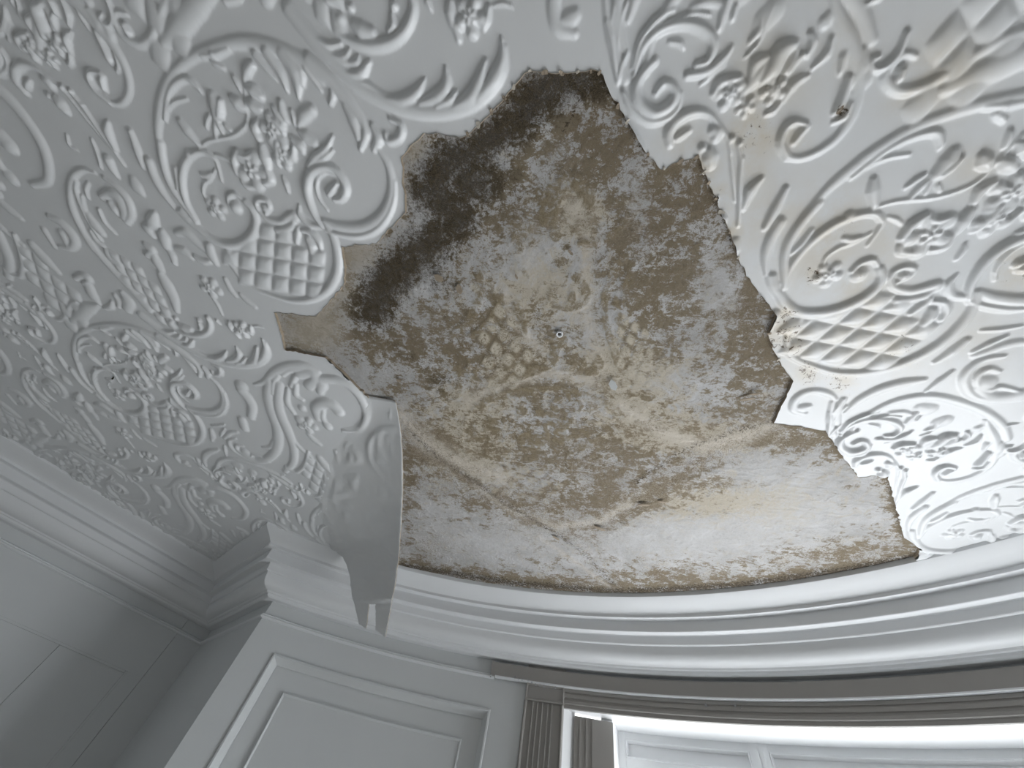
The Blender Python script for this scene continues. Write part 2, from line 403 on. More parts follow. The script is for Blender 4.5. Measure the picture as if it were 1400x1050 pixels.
# --- spiral beside the ring
G('spiral_scroll')
R('f', [(1065, 190), (1165, 350), (1205, 550), (1185, 730), (1110, 880), (980, 985), (820, 1020), (640, 1000), (520, 960)], (3, 5, 6, 8, 9, 9, 8, 6), 9)
R('f', [(1240, 520), (1230, 720), (1160, 900), (1030, 1040), (850, 1100), (650, 1080), (500, 1040)], (2, 4, 5, 5, 3), 10)
R('f', [(470, 1010), (380, 870), (320, 710), (305, 570), (345, 450), (440, 380), (550, 375), (640, 435), (705, 540), (715, 630), (670, 705), (590, 715)], (4, 6, 7, 7, 6, 6, 6, 4), 12)
R('f', [(520, 830), (440, 720), (402, 600), (420, 490), (500, 430), (590, 450)], (1.5, 3, 3, 2), 7)
R('f', [(540, 660), (575, 610), (620, 545)], (5, 5, 3), 11)
R('f', [(310, 370), (390, 275), (500, 180), (575, 40)], (3, 6, 5, 1.5), 10); R('f', [(350, 340), (480, 280), (575, 190)], (3, 5, 2), 9)
R('f', [(215, 780), (230, 880), (330, 980), (430, 1000)], (2, 5, 5, 4), 7)
# --- plume
G('plume_rib')
R('e', [(60, 60), (190, 220), (330, 370), (500, 525), (700, 630), (900, 670), (1090, 645), (1240, 560), (1335, 430), (1350, 290)], (10, 11, 11, 11, 11, 11, 11, 9, 5), 8.5)
G('plume_leaf')
R('e', [(640, 590), (750, 605), (830, 555), (875, 475)], (5, 10, 8, 2), 12); R('e', [(850, 620), (960, 580), (1010, 500), (1000, 400)], (6, 11, 8, 2), 12)
R('e', [(950, 640), (1030, 600), (1065, 550)], (5, 7, 3), 12); R('e', [(1060, 640), (1150, 590), (1200, 500), (1240, 370)], (7, 12, 10, 4), 13); R('e', [(1200, 590), (1300, 470), (1345, 350), (1335, 230)], (8, 12, 8, 2), 13)
R('e', [(225, 235), (300, 275), (370, 265)], 6, 9); R('e', [(300, 330), (390, 350), (425, 300)], (4, 8, 3), 9); R('e', [(330, 370), (460, 380), (480, 340)], (4, 7, 3), 9)
R('e', [(400, 440), (490, 445), (545, 370)], (5, 9, 3), 12); R('e', [(430, 490), (520, 500), (610, 555)], (4, 6, 3), 9)
G('plume_tip')
R('e', [(395, 630), (450, 720), (480, 820)], (4, 9, 6), 11); R('e', [(505, 720), (525, 800), (490, 890)], (4, 7, 4), 10); R('e', [(560, 750), (598, 830), (570, 895)], (4, 8, 4), 11)
R('e', [(320, 545), (325, 580), (310, 620)], 5, 8); R('e', [(665, 710), (735, 750), (725, 820), (660, 845), (640, 800)], (3, 6, 6, 4), 9)
G('lattice_foot_ring')
R('e', [(390, 225), (470, 265), (570, 280), (680, 255), (765, 180), (808, 70), (800, -20)], (5, 8, 9, 8, 7, 6), 11)
D('e', 370, 120, 9, 10); R('e', [(455, 150), (500, 185), (560, 200)], (7, 12, 9), 12); D('e', 690, 40, 7, 9); R('e', [(300, 0), (350, 10)], (8, 8), 9); D('e', 430, 50, 7, 8); R('e', [(680, 90), (690, 150), (660, 190)], 6, 9)
G('rose')
rose('e', 1150, 105, 27, 5, .2, 11); R('e', [(1030, 20), (1030, 80), (1040, 150)], (6, 9, 6), 11); R('e', [(1260, 50), (1250, 120), (1230, 170)], 6, 9); R('e', [(1060, 170), (1080, 240)], (7, 5), 9); R('e', [(1290, 35), (1350, 25), (1400, 45)], 3, 5); R('e', [(890, 10), (910, 60)], (5, 3), 8)
# --- second lattice and spiral (left)
G('oval_scroll')
R('c', [(740, 440), (650, 415), (575, 465), (548, 580), (565, 720), (625, 860), (700, 990), (740, 1050)], (2, 4, 5, 5, 5), 8)
R('h', [(655, -10), (750, 120), (880, 270), (1000, 395), (1100, 500), (1180, 590)], (5, 5, 6, 7), 9)
R('c', [(600, 510), (595, 580), (640, 700), (700, 830), (790, 970)], 4, 8); R('c', [(690, 520), (672, 570), (688, 640)], 3, 6); R('c', [(690, 770), (740, 850), (800, 920)], (4, 7, 5), 9)
R('c', [(640, 620), (660, 720), (720, 840)], 3, 6); R('c', [(710, 900), (760, 980), (810, 1020)], 4, 7)
R('c', [(815, 480), (925, 560), (1010, 660), (1035, 770), (1000, 830)], (3, 5, 6, 5), 9); R('c', [(800, 630), (870, 605), (945, 650), (985, 740), (980, 800)], (5, 8, 9, 6), 11)
R('c', [(870, 680), (905, 725), (935, 770)], (4, 6, 4), 11); R('c', [(775, 730), (825, 835), (905, 920)], 3, 7)
R('c', [(720, 180), (768, 290), (790, 400)], 3, 6); R('c', [(518, 140), (540, 220), (600, 260)], 2.5, 5)
G('leaf_drop')
R('c', [(855, 340), (880, 400), (925, 470)], (7, 6, 3), 10); R('c', [(1050, 500), (1075, 550), (1115, 600)], (6, 9, 5), 8)
R('c', [(1215, 780), (1205, 830), (1190, 860)], (6, 9, 6), 12); R('c', [(1165, 870), (1195, 920)], (6, 5), 10)
G('lattice_panel')
lattice('h', (905, 175), (92, 52), (43, 95), [(a, b) for a in range(0, 4) for b in range(0, 5) if not ((a == 0 and b > 2) or (a == 1 and b > 3) or (a > 2 and b < 1))], 8)
R('h', [(1270, 310), (1320, 400), (1370, 500), (1395, 600)], (5, 8, 7, 4), 10); R('h', [(1150, 80), (1200, 120), (1160, 160)], 6, 9); R('h', [(1220, 180), (1240, 220), (1270, 275)], (6, 7, 5), 8)
R('h', [(840, 130), (870, 180), (940, 230)], 6, 8)
# --- third lattice
G('lattice_panel')
lattice('h', (210, 240), (122, 78), (31, 106), [(0, -1), (0, 0), (0, 1), (1, -1), (1, 0), (1, 1), (1, 2), (2, 0), (2, 1), (2, 2), (2, 3), (3, 0), (3, 1), (3, 2)], 8)
R('h', [(560, 680), (630, 630), (690, 580), (760, 560)], (4, 8, 8, 3), 10); R('h', [(585, 345), (650, 320), (700, 355), (655, 390)], 5, 9); R('h', [(690, 400), (725, 480), (785, 555)], (6, 7, 2), 9)
R('h', [(240, 80), (340, 190), (445, 295)], (6, 8, 4), 8); R('h', [(100, 0), (148, 130), (172, 250), (150, 325), (85, 310)], (3, 4, 4, 3), 8); D('h', 30, 270, 4, 8)
R('h', [(820, 580), (870, 570), (880, 530)], 4, 8); R('h', [(900, 480), (935, 530), (930, 570)], 4, 7); R('h', [(960, 460), (1010, 530), (1000, 590)], (4, 8, 6), 10)
# --- hook with lattice (right side)
G('hook_scroll')
R('j', [(745, 190), (695, 305), (625, 378), (560, 395), (540, 350), (590, 320)], (5, 6, 6, 5, 4), 9)
R('j', [(800, 320), (730, 310), (650, 380), (625, 450), (700, 515), (830, 495), (960, 425)], (4, 6, 7, 8, 9, 9), 8)
R('j', [(960, 425), (1150, 300), (1300, 220), (1420, 180)], (9, 11, 11), 7)
R('j', [(715, 400), (705, 440)], (8, 8), 12)
R('j', [(465, 85), (520, 25), (600, -5)], 4, 7)
# --- C scroll with curl
G('c_scroll')
R('j', [(330, -10), (360, 90), (410, 200), (450, 320), (475, 470), (450, 620), (375, 750), (270, 840), (150, 890), (70, 880)], (6, 9, 12, 12, 9, 8, 7, 6, 5), 8)
R('j', [(75, 885), (35, 810), (55, 730), (110, 690), (180, 700)], (5, 7, 6, 4), 11); R('j', [(110, 800), (150, 745), (185, 715)], (5, 6, 4), 10)
R('j', [(330, 640), (365, 600), (420, 440)], (3, 8, 6), 12); R('j', [(330, 690), (390, 660), (430, 580)], (3, 5, 3), 9)
G('spray_flower')
rose('i', 890, 640, 23, 5, .6); R('i', [(780, 640), (830, 570), (960, 535)], (5, 8, 5), 12); rose('i', 1000, 730, 15, 5, .2, 8)
G('spray_flower')
R('i', [(1330, 310), (1240, 360), (1180, 480), (1110, 560)], (7, 14, 14, 7), 14); rose('i', 1190, 620, 20, 5, .4); R('i', [(1140, 400), (1070, 440), (1040, 520)], (6, 10, 6), 11)
R('i', [(1390, 530), (1320, 590), (1270, 670)], (4, 8, 4), 10); R('i', [(1390, 380), (1340, 430), (1300, 500)], 6, 9); R('i', [(1240, 700), (1190, 760), (1140, 780)], 5, 8)
R('j', [(200, 190), (215, 240), (185, 310)], (4, 7, 5), 10); R('j', [(320, 220), (290, 310), (210, 390)], (4, 7, 3), 9); R('j', [(190, 430), (110, 480), (50, 570)], (3, 6, 3), 8)
R('i', [(1100, 150), (1090, 220), (1030, 290)], (4, 7, 4), 8); R('i', [(1130, 220), (1070, 320), (1000, 395)], 3, 7); R('i', [(1190, 40), (1150, 130), (1120, 220)], 4, 7)
# --- acanthus volute
G('acanthus_volute')
R('i', [(225, 470), (270, 300), (350, 185), (430, 110), (510, 75)], (3, 5, 5, 3), 9)
R('i', [(235, 520), (285, 350), (380, 235), (510, 175), (650, 180), (750, 240), (780, 320), (740, 420), (660, 450)], (4, 7, 8, 8, 7, 5), 10)
R('i', [(600, 520), (740, 490), (850, 400), (905, 325)], (6, 8, 6, 3), 9); R('i', [(690, 580), (780, 510), (860, 440)], 3, 6); R('i', [(510, 140), (640, 100), (755, 105)], 4, 7)
R('i', [(820, 200), (850, 100), (880, 0)], (5, 8, 7), 8); R('i', [(910, 130), (930, 50)], (5, 5), 7)
R('i', [(330, 470), (290, 530), (265, 585)], 4, 7)
R('i', [(380, 420), (300, 500), (250, 600), (275, 710), (370, 775), (470, 735), (520, 660), (500, 595), (440, 575), (385, 640)], (5, 7, 9, 9, 8, 7, 6, 5), 12)
R('i', [(160, 630), (220, 750), (330, 830), (450, 815), (535, 740), (555, 640)], (4, 6, 6, 5, 3), 9)
R('i', [(480, 290), (550, 300), (575, 330)], 5, 6)
G('curl')
R('i', [(850, 900), (770, 800), (690, 768), (600, 785), (525, 835), (475, 910), (480, 985)], (3, 5, 7, 9, 9, 6), 10); R('i', [(530, 945), (570, 920), (615, 890)], (5, 6, 4), 9)
G('long_stem')
R('i', [(770, 800), (865, 920), (905, 1050)], 3, 6); R('m', [(90, 120), (110, 300), (128, 480)], 2.5, 5); R('m', [(150, 90), (170, 200), (162, 330), (158, 520), (150, 640)], (3, 4, 4, 3), 7)
D('m', 105, 50, 6, 9); D('m', 160, 80, 5, 9); D('m', 175, 185, 4, 8)
R('m', [(310, 320), (235, 400), (185, 520)], (4, 9, 5), 11)
R('a', [(350, 640), (380, 650), (400, 690)], 8, 10); R('a', [(440, 790), (475, 830), (515, 880)], (6, 9, 6), 11); D('a', 385, 765, 5, 9)
G('stem_leaf')
R('i', [(45, 150), (80, 260), (100, 420), (120, 570)], (4, 6, 5, 3), 9); R('i', [(185, 20), (130, 200), (118, 400)], 4, 7); R('i', [(95, 60), (80, 160)], (5, 4), 8); R('i', [(190, 360), (150, 450), (125, 560)], 5, 9)
R('a', [(280, 180), (300, 280), (310, 420)], (5, 9, 4), 9); R('a', [(370, 90), (405, 160), (420, 240)], (4, 6, 3), 8)
R('a', [(610, 60), (640, 130), (700, 230)], 5, 8); R('a', [(700, 90), (780, 200), (810, 300)], (6, 10, 6), 9)
# --- tall oval with spiral (beside the torn flap)
G('tall_scroll')
R('r', [(330, 470), (400, 450), (470, 390), (560, 350), (680, 345), (760, 385)], (2, 5, 7, 7, 5), 8)
R('r', [(435, 450), (425, 550), (450, 660), (485, 760), (490, 870), (450, 955), (360, 990), (260, 950)], (5, 6, 6, 6, 5, 4), 9)
R('r', [(500, 470), (492, 600), (515, 690), (560, 790), (598, 900), (595, 1000), (540, 1060)], (5, 6, 6, 5, 4), 9)
R('r', [(790, 430), (915, 445), (1025, 520), (1090, 630), (1095, 710), (1040, 780), (940, 785)], (6, 6, 5, 5, 4, 3), 9)
R('r', [(765, 700), (755, 630), (810, 598), (870, 612), (910, 655)], (5, 8, 8, 7), 11); D('r', 908, 655, 7, 12); R('r', [(805, 640), (800, 700), (845, 760)], 3.5, 7)
G('tall_scroll_leaf')
R('r', [(455, 530), (465, 450), (495, 405)], 4, 8); R('r', [(525, 405), (585, 368), (715, 370)], 4, 8); R('r', [(640, 400), (725, 390), (750, 430), (705, 480)], (7, 9, 7), 10)
R('r', [(580, 480), (610, 420), (640, 400)], 4, 8); R('r', [(615, 470), (615, 540), (660, 575)], 4, 8); R('r', [(765, 440), (790, 470), (780, 520)], (4, 8, 5), 10); R('r', [(560, 505), (555, 590), (600, 665)], 4, 7); D('r', 655, 630, 5, 8)
rose('r', 690, 745, 13, 5, .3, 8); D('r', 640, 710, 6, 8); R('r', [(560, 800), (640, 900), (720, 965)], 3, 5); R('r', [(700, 810), (740, 850), (780, 880)], 4, 6)
D('r', 238, 480, 8, 10); R('r', [(240, 510), (285, 560), (315, 620), (305, 690)], (6, 6, 5), 10); R('r', [(245, 710), (262, 770)], (5, 5), 9); R('r', [(120, 835), (165, 800), (210, 795)], 3, 6); D('r', 265, 935, 6, 8)
R('r', [(390, 900), (440, 895), (460, 850)], 3, 6); R('r', [(890, 930), (905, 990)], (3, 2), 5)
G('curl')
R('c', [(380, 790), (470, 835), (550, 915), (582, 990), (540, 1035), (460, 1025)], (4, 6, 7, 5, 3), 9); R('c', [(480, 920), (510, 970), (525, 1015)], (5, 6, 4), 8)
R('c', [(60, 470), (80, 490)], (8, 8), 9)

# --- ring crown, curl and leaf sweep seen beside the right edge of the tear
G('crown_ring')
R('p', [(430, 385), (480, 310), (570, 250), (700, 193), (870, 168), (1030, 195), (1180, 250), (1290, 330), (1325, 410)], (3, 4, 5, 6, 6, 6, 6, 5), 6.5)
G('crown_leaf')
R('p', [(660, 262), (730, 258), (795, 275)], 4, 5); R('p', [(830, 235), (860, 245), (890, 240)], (8, 11, 8), 5); R('p', [(930, 320), (970, 305)], (9, 9), 5); R('p', [(1160, 350), (1200, 330)], (6, 4), 5)
R('p', [(1230, 520), (1280, 495), (1310, 450)], (3, 6, 3), 7)
G('curl')
R('p', [(175, 265), (115, 245), (120, 190), (170, 150), (240, 138), (310, 155), (350, 185)], (4, 6, 6, 5, 5, 3), 7); R('p', [(140, 235), (170, 232), (195, 225)], (5, 7, 5), 7)
R('p', [(330, 200), (318, 300), (340, 390)], (3, 5, 4), 6); R('p', [(395, 185), (355, 250), (365, 330)], (4, 7, 3), 7)
G('leaf_sweep')
R('p', [(400, 260), (480, 190), (600, 130), (730, 95), (850, 75)], (3, 6, 8, 8, 4), 8); R('p', [(860, 140), (940, 80), (1010, 28)], (2, 5, 3), 7)
R('o', [(940, 600), (1030, 545), (1105, 485)], (4, 8, 6), 8); R('o', [(1140, 545), (1230, 500), (1325, 460)], (3, 5, 3), 7); R('o', [(1190, 432), (1290, 425), (1400, 408)], 4, 6)
G('eye_scroll')
R('o', [(1310, 568), (1200, 585), (1125, 635), (1095, 700), (1135, 770), (1235, 800), (1390, 792)], (3, 5, 7, 7, 7, 6), 8)
R('o', [(1285, 650), (1225, 635), (1165, 670), (1165, 720), (1235, 745), (1290, 730), (1400, 757)], (3, 5, 6, 5, 4, 3), 8)

def smax(a, b, k=.0012):
    h = np.clip(.5 + .5 * (b - a) / k, 0, 1); return a * (1 - h) + b * h + k * h * (1 - h)
def build_tile():
    H = np.zeros((NT, NT)); O = np.full((NT, NT), -1, int)
    for pr in PRIMS:
        Q, wv, hh, g = pr[:4]; pillow = len(pr) > 4
        if pillow:
            cs = np.array([[Q[0] @ E1, Q[0] @ E2]]); rad = .75 * max(np.linalg.norm(Q[1]), np.linalg.norm(Q[2]))
        else:
            cs = np.c_[Q @ E1, Q @ E2]; rad = wv.max()
        lo = np.floor((cs.min(0) - rad) / [L1, L2] * NT).astype(int) - 1; hi = np.ceil((cs.max(0) + rad) / [L1, L2] * NT).astype(int) + 1
        I, J = np.meshgrid(np.arange(lo[0], hi[0] + 1), np.arange(lo[1], hi[1] + 1), indexing='ij')
        X = I / NT * L1; Y = J / NT * L2
        if pillow:
            u = np.array([Q[1] @ E1, Q[1] @ E2]); v = np.array([Q[2] @ E1, Q[2] @ E2])
            B = np.linalg.inv(np.array([u, v]).T)
            dx = X - cs[0, 0]; dy = Y - cs[0, 1]
            a = (B[0, 0] * dx + B[0, 1] * dy) / wv[0]; b = (B[1, 0] * dx + B[1, 1] * dy) / wv[0]
            z = np.maximum(0, 1 - np.abs(a) ** 2.6) * np.maximum(0, 1 - np.abs(b) ** 2.6)
            val = hh * z ** .8
            PIL[I % NT, J % NT] = np.maximum(PIL[I % NT, J % NT], z)
        else:
            val = np.zeros(X.shape)
            for s in range(max(1, len(cs) - 1)):
                A = cs[s]; Bq = cs[min(s + 1, len(cs) - 1)]; d = Bq - A; dd = max(d @ d, 1e-12)
                t = np.clip(((X - A[0]) * d[0] + (Y - A[1]) * d[1]) / dd, 0, 1)
                dist = np.hypot(X - A[0] - t * d[0], Y - A[1] - t * d[1])
                w = wv[s] * (1 - t) + wv[min(s + 1, len(wv) - 1)] * t
                q = np.clip(1 - (dist / w) ** 2, 0, 1)
                val = np.maximum(val, hh * np.minimum(1, .35 + .65 * w / max(wv.max(), 1e-6)) * q ** .72)
        Ii = I % NT; Jj = J % NT
        old = H[Ii, Jj]; up = val > old
        H[Ii, Jj] = np.where(val > 0, smax(old, val), old)
        own_ = (np.maximum(np.abs(a), np.abs(b)) < 1.13) if pillow else (up & (val > .0007))
        O[Ii, Jj] = np.where(own_, g, O[Ii, Jj])
    H = np.maximum(H, 0)
    for _ in range(1):                      # soften like many coats of paint
        H = (4 * H + np.roll(H, 1, 0) + np.roll(H, -1, 0) + np.roll(H, 1, 1) + np.roll(H, -1, 1)) / 8
    return H, O
PIL = np.zeros((NT, NT))
TILE_H, TILE_O = build_tile()
def tile_sample(P, T=None):
    """relief height at plan points"""
    P = np.atleast_2d(P); B = np.linalg.inv(np.array([T1, T2]).T)
    s = (P @ B.T) * NT; i = np.floor(s).astype(int); f = s - i
    T = TILE_H if T is None else T
    Hs = lambda a, b: T[a % NT, b % NT]
    return (Hs(i[:, 0], i[:, 1]) * (1 - f[:, 0]) + Hs(i[:, 0] + 1, i[:, 1]) * f[:, 0]) * (1 - f[:, 1]) + \
           (Hs(i[:, 0], i[:, 1] + 1) * (1 - f[:, 0]) + Hs(i[:, 0] + 1, i[:, 1] + 1) * f[:, 0]) * f[:, 1]

# ================================================================== torn opening
HOLE_PX = [(725, 97), (760, 101), (800, 98), (818, 97), (835, 130), (860, 170), (880, 205), (903, 232), (925, 222), (955, 214), (960, 230), (975, 265), (990, 300),
           (1004, 335), (1012, 362), (1030, 390), (1047, 412), (1060, 430), (1055, 445), (1050, 457), (1058, 480), (1068, 500), (1084, 520), (1070, 550), (1057, 578),
           (1090, 582), (1128, 588), (1145, 615), (1173, 652), (1212, 648), (1222, 685), (1235, 735), (1258, 748), (1246, 775), (1190, 790), (1100, 812), (1000, 826), (840, 834), (700, 824), (545, 795), (490, 778),
           (462, 752), (458, 700), (468, 650), (484, 600), (507, 547), (490, 530), (470, 510), (445, 488), (390, 478), (385, 455), (376, 427), (432, 432), (441, 424), (470, 390),
           (472, 375), (468, 337), (515, 333), (530, 315), (555, 290), (553, 260), (549, 215), (580, 182), (605, 184), (630, 189), (645, 180), (680, 145), (700, 122)]
def jag(poly, step=.012, amp=.0028):
    out = []
    for i in range(len(poly)):
        a, b = poly[i], poly[(i + 1) % len(poly)]; n = max(1, int(np.linalg.norm(b - a) / step)); d = b - a
        nrm = np.array([-d[1], d[0]]) / max(np.linalg.norm(d), 1e-9)
        for t in range(n):
            j = 0 if t == 0 else rng.normal() * amp * (.4 + rng.random())
            out.append(a + d * t / n + nrm * j)
    return np.array(out)
HOLE0 = np.array([pl(p) for p in HOLE_PX])
HOLE = jag(HOLE0, .010, .0016)
def in_poly(P, poly):
    x, y = P[:, 0], P[:, 1]; r = np.zeros(len(P), bool); j = len(poly) - 1
    for i in range(len(poly)):
        xi, yi = poly[i]; xj, yj = poly[j]
        c = ((yi > y) != (yj > y)) & (x < (xj - xi) * (y - yi) / (yj - yi + 1e-15) + xi)
        r ^= c; j = i
    return r
def near_poly(P, poly):
    best = np.full(len(P), 1e9); Q = P.copy()
    for i in range(len(poly)):
        a, b = poly[i], poly[(i + 1) % len(poly)]; d = b - a
        t = np.clip(((P - a) @ d) / max(d @ d, 1e-12), 0, 1); C = a + t[:, None] * d
        ds = np.hypot(*(P - C).T); u = ds < best
        best[u] = ds[u]; Q[u] = C[u]
    return best, Q
MC, MN = mirror(CC), None
NRm = mirror(CC + NR) - MC
NLm = mirror(CB + NL) - CB
def in_room(P, m=.012):
    disc = np.hypot(*(P - CB).T) < RB + m
    left = (P - CB) @ NL > 0
    rect = np.where(left, ((P - CC) @ NR < m) & (P @ NL < LOFF + m), ((P - MC) @ NRm < m) & ((P - CB) @ NLm < (LOFF - CB @ NL) + m))
    return disc | rect

# stains on the paper, drawn where the photograph shows them: (pixel x, y, radius px, yellowing, specks)
STAINS = [(1030, 180, 46, .8, .40), (1038, 130, 40, .5, .25), (1030, 235, 34, .5, .2), (1150, 152, 14, .5, .8), (1085, 190, 26, .6, .2), (1120, 330, 80, .55, .16), (1150, 300, 44, .5, .3), (1112, 375, 20, .6, .62),
          (1170, 385, 34, .6, .25), (1075, 460, 40, .8, .52), (1075, 430, 20, .7, .55), (1150, 522, 26, .6, .5), (1105, 512, 24, .6, .55), (1230, 470, 50, .5, .34), (1180, 440, 80, .55, .15), (1290, 100, 60, .6, .1), (1240, 120, 44, .55, .1),
          (1050, 100, 80, .4, .1), (1385, 370, 34, .6, .35), (960, 225, 26, .8, .3), (985, 270, 22, .8, .3), (1000, 315, 20, .8, .35), (1060, 300, 70, .4, .1), (940, 200, 44, .4, .1), (1210, 330, 50, .4, .15), (1330, 470, 60, .3, .1), (1330, 230, 50, .35, .1), (1150, 60, 60, .35, 0)]
def stain_at(P):
    q = pix(P); st = np.zeros(len(P)); sp = np.zeros(len(P))
    for x, y, r, a, b in STAINS:
        w = np.exp(-((q[:, 0] - x) ** 2 + (q[:, 1] - y) ** 2) / (r * r) * 1.1)
        st = np.maximum(st, a * w); sp = np.maximum(sp, b * w)
    d = (q[:, 0] > 700); return st * d, sp * d

# ================================================================== ceiling paper
paper = empty('embossed_ceiling_paper', (0, 0, CEIL))
tag(paper, 'white painted ceiling paper embossed with scrolls and flowers, torn open over stained plaster', 'ceiling paper')
def vert_pos(I, J): return np.outer(I / NT, T1) + np.outer(J / NT, T2)
def build_paper():
    NB = 4; BS = NT // NB
    acc = {}
    for ti in range(-3, 4):
        for tj in range(-3, 5):
            for bi in range(NB):
                for bj in range(NB):
                    I0 = ti * NT + bi * BS; J0 = tj * NT + bj * BS
                    cn = vert_pos(np.array([I0, I0 + BS, I0, I0 + BS, I0 + BS // 2]), np.array([J0, J0, J0 + BS, J0 + BS, J0 + BS // 2]))
                    if cn[:, 1].max() < -1.0 or cn[:, 0].max() < -3.6 or cn[:, 0].min() > 2.2 or cn[:, 1].min() > 2.5: continue
                    if not in_room(cn, .3).any(): continue
                    q = pix(cn)
                    # how finely this block needs to be cut
                    vis = (q[:, 0].max() > -60) and (q[:, 0].min() < 1460) and (q[:, 1].max() > -60) and (q[:, 1].min() < 860)
                    mid = q[4]; sc = px_scale(mid)
                    st = 1 if (vis and sc > 300) else (2 if (vis or (q[:, 1].max() > -250)) else 4)
                    n = BS // st
                    I, J = np.meshgrid(np.arange(n + 1) * st + I0, np.arange(n + 1) * st + J0, indexing='ij')
                    I = I.ravel(); J = J.ravel(); P = vert_pos(I, J)
                    ok = in_room(P)
                    if not ok.any(): continue
                    hz = TILE_H[I % NT, J % NT].copy()
                    gx = (TILE_H[(I + 1) % NT, J % NT] - TILE_H[(I - 1) % NT, J % NT]) / (2 * L1 / NT)
                    gy = (TILE_H[I % NT, (J + 1) % NT] - TILE_H[I % NT, (J - 1) % NT]) / (2 * L2 / NT)
                    hin = np.zeros(len(P), bool)
                    bb0, bb1 = HOLE.min(0) - .05, HOLE.max(0) + .05
                    if (P[:, 0].max() > bb0[0] and P[:, 0].min() < bb1[0] and P[:, 1].max() > bb0[1] and P[:, 1].min() < bb1[1]):
                        hin = in_poly(P, HOLE)
                        if hin.all(): continue
                        if hin.any():
                            dist, Q = near_poly(P, HOLE)
                            P2 = P.copy(); P2[hin] = Q[hin]
                            pq = pix(P); droop = (np.clip(1 - dist / .03, 0, 1) * (~hin) + hin) * ~((pq[:, 0] < 524) & (pq[:, 1] > 544))
                            hz = hz + droop ** 2 * (.0035 * fbm(P[:, 0] * 30, P[:, 1] * 30, 3, 5) + .0005)
                            P = P2
                    a = np.arange(n * (n + 1)).reshape(n, n + 1)[:, :n].ravel()
                    Fq = np.c_[a, a + n + 1, a + n + 2, a + 1]
                    keep = ok[Fq].all(1) & ~hin[Fq].all(1)
                    if not keep.any(): continue
                    Fq = Fq[keep]
                    ic = (I[Fq[:, 0]] + st // 2) % NT; jc = (J[Fq[:, 0]] + st // 2) % NT
                    own = TILE_O[ic, jc]
                    nrm2 = gx[:, None] * E1 + gy[:, None] * E2
                    # surface z = -h ; normal pointing down
                    Nn = np.c_[-nrm2, -np.ones(len(P))]; Nn /= np.linalg.norm(Nn, axis=1)[:, None]
                    V = np.c_[P, -hz]
                    for g in np.unique(own):
                        f = Fq[own == g]
                        key = ('base', 0, 0) if g < 0 else (int(g), 0, 0)
                        # one copy of the ornament per repeat: shift so a motif is not cut by the tile border
                        if g >= 0:
                            c0 = GC[g]; s = (P[f[:, 0]] @ BINV.T) - c0
                            kk = np.floor(s + .5).astype(int)
                            for kx, ky in {tuple(x) for x in kk}:
                                ff = f[(kk[:, 0] == kx) & (kk[:, 1] == ky)]
                                acc.setdefault((int(g), kx, ky), []).append((V, Nn, ff))
                        else:
                            acc.setdefault(('base', 0, 0), []).append((V, Nn, f))
    for key, lst in acc.items():
        Vs, Ns, Fs, off = [], [], [], 0
        for V, Nn, f in lst:
            u, inv = np.unique(f.ravel(), return_inverse=True)
            Vs.append(V[u]); Ns.append(Nn[u]); Fs.append(inv.reshape(-1, 4) + off); off += len(u)
        V = np.vstack(Vs); Nn = np.vstack(Ns); Fq = np.vstack(Fs)
        # weld coincident vertices of neighbouring blocks
        kq = np.round(V * 20000).astype(np.int64); _, ui, inv = np.unique(kq, axis=0, return_index=True, return_inverse=True)
        V = V[ui]; Nn = Nn[ui]; Fq = inv.ravel()[Fq]
        Fq = Fq[np.array([len(set(x)) == 4 for x in Fq.tolist()])] if len(Fq) else Fq
        if len(Fq) < 6: continue
        lab = np.arange(len(V))
        while True:
            m = lab[Fq].min(1); nl = lab.copy(); np.minimum.at(nl, Fq.ravel(), np.repeat(m, 4)); nl = nl[nl]
            if (nl == lab).all(): break
            lab = nl
        fl = lab[Fq[:, 0]] * (key[0] != 'base')      # the ground stays one sheet
        for c in np.unique(fl):
            f = Fq[fl == c]
            if len(f) < 8 and key[0] != 'base': continue
            u, inv = np.unique(f.ravel(), return_inverse=True)
            st, sp = stain_at(V[u, :2])
            yield key, V[u], inv.reshape(-1, 4), Nn[u], st, sp
BINV = np.linalg.inv(np.array([T1, T2]).T)
def components():
    """each connected raised ornament of the repeat becomes a piece of its own"""
    C = np.full((NT, NT), -1, int); names = []; cen = []
    for i0 in range(NT):
        for j0 in range(NT):
            g = TILE_O[i0, j0]
            if g < 0 or C[i0, j0] != -1: continue
            k = len(names); C[i0, j0] = k; stack = [(i0, j0)]; pts = []
            while stack:
                i, j = stack.pop(); pts.append((i, j))
                for di, dj in ((1, 0), (-1, 0), (0, 1), (0, -1)):
                    a, b = (i + di) % NT, (j + dj) % NT
                    if C[a, b] == -1 and TILE_O[a, b] == g:
                        C[a, b] = k; stack.append((i + di, j + dj))
            pts = np.array(pts)
            if len(pts) < 40:
                C[pts[:, 0] % NT, pts[:, 1] % NT] = -2
                names.append(None); cen.append(None)
            else:
                names.append(GROUPS[g]); cen.append((pts.min(0) + pts.max(0)) / 2 / NT)
    C[C < 0] = -1
    return C, names, cen
TILE_O, COMP_NAME, GC = components()
for key, V, Fq, Nn, st, sp in build_paper():
    nm = 'paper_sheet' if key[0] == 'base' else COMP_NAME[key[0]]
    mesh_np(nm, V, Fq[:, ::1], MAT_PAPER, True, paper, Nn, dict(stain=st, speck=sp))

